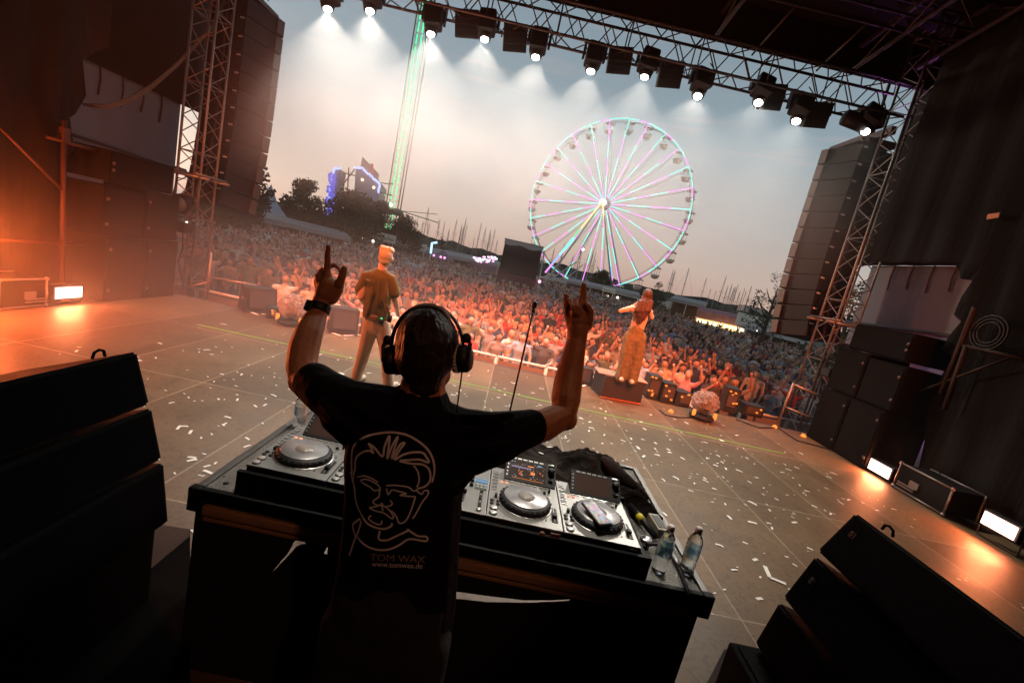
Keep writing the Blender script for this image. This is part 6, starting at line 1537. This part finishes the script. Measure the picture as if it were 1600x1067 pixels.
pm = bpy.data.materials.new('beam_smoke'); pm.use_nodes = True; nt = pm.node_tree; nt.nodes.remove(nt.nodes['Principled BSDF'])
pv = nt.nodes.new('ShaderNodeVolumePrincipled'); pv.inputs['Color'].default_value = (.95, .92, .88, 1); pv.inputs['Anisotropy'].default_value = .1
nt.links.new(pv.outputs[0], nt.nodes['Material Output'].inputs['Volume'])
tc = nt.nodes.new('ShaderNodeTexCoord'); sp = nt.nodes.new('ShaderNodeSeparateXYZ'); nt.links.new(tc.outputs['Generated'], sp.inputs[0])
def mr(src, a0, a1, b0, b1):
    n = nt.nodes.new('ShaderNodeMapRange'); n.interpolation_type = 'SMOOTHSTEP'; nt.links.new(src, n.inputs[0])
    for i, v in enumerate((a0, a1, b0, b1)): n.inputs[i+1].default_value = v
    return n.outputs[0]
def mul(a, c):
    n = nt.nodes.new('ShaderNodeMath'); n.operation = 'MULTIPLY'; nt.links.new(a, n.inputs[0])
    if isinstance(c, float): n.inputs[1].default_value = c
    else: nt.links.new(c, n.inputs[1])
    return n.outputs[0]
ns = nt.nodes.new('ShaderNodeTexNoise'); ns.inputs['Scale'].default_value = .7; ns.inputs['Detail'].default_value = 2; nt.links.new(tc.outputs['Object'], ns.inputs[0])
dn = mul(mul(mul(mr(sp.outputs['Z'], 0, .5, 0, 1), mr(sp.outputs['Z'], .45, .9, 1, .16)), mr(sp.outputs['X'], .2, 1, 1, .3)), mul(mr(ns.outputs[0], .3, .7, .7, 1.3), mr(sp.outputs['X'], 0, .12, 0, 1)))
dn = mul(mul(dn, mr(sp.outputs['Y'], 0, .4, 0, 1)), mr(sp.outputs['Y'], .7, 1, 1, 0)); nt.links.new(mul(dn, PLUME), pv.inputs['Density'])
b = MB(); b.box((-.1, 10.15, 4.5), (14.2, 2.6, 4.4), pm); o = b.build('smoke', kind='stuff'); tag(o, 'bright smoke lit by the shining lamps below the front truss', 'smoke')
# warm wash from added, unseen up-stage lamps on performers and first crowd rows
for x in (-5.0, -1.8, 1.8, 5.0):
    lights('crowd_wash', 'SPOT', (x, 1.0, 7.4), (x*.85, 11.5, .9), WASH, (1, .19, .06), spot_size=R(44), spot_blend=.9, shadow_soft_size=.15)
# warm lights just off the left side, throwing their orange glow into the smoke
lights('side_glow', 'POINT', (-6.7, 5.5, 1.05), (0, 0, 0), GLOW, (1, .15, .035), shadow_soft_size=.15)
# violet wash on the right corner of the roof and on the wall
lights('violet_wash', 'SPOT', (8.2, 8.0, .5), (9.1, 9.4, 1.0), 25, (.5, .12, .9), spot_size=R(80), spot_blend=.9)
lights('violet_roof_wash', 'SPOT', (8.0, 11.2, 7.0), (6.9, 9.6, 8.6), 22, (.5, .15, .7), spot_size=R(90), spot_blend=.9)
# work light above the table
lights('table_light', 'SPOT', (.1, 3.4, 6.9), (-.05, 2.25, .9), TABLE, (1, .9, .78), spot_size=R(27), spot_blend=.8, shadow_soft_size=.25)

lights('rear_fill', 'SPOT', (1.6, -2.6, 5.6), (-.12, 1.15, 1.62), REAR, (1, .42, .22), spot_size=R(19), spot_blend=.7, shadow_soft_size=.1)  # unseen fill added behind the camera for the back print and arms
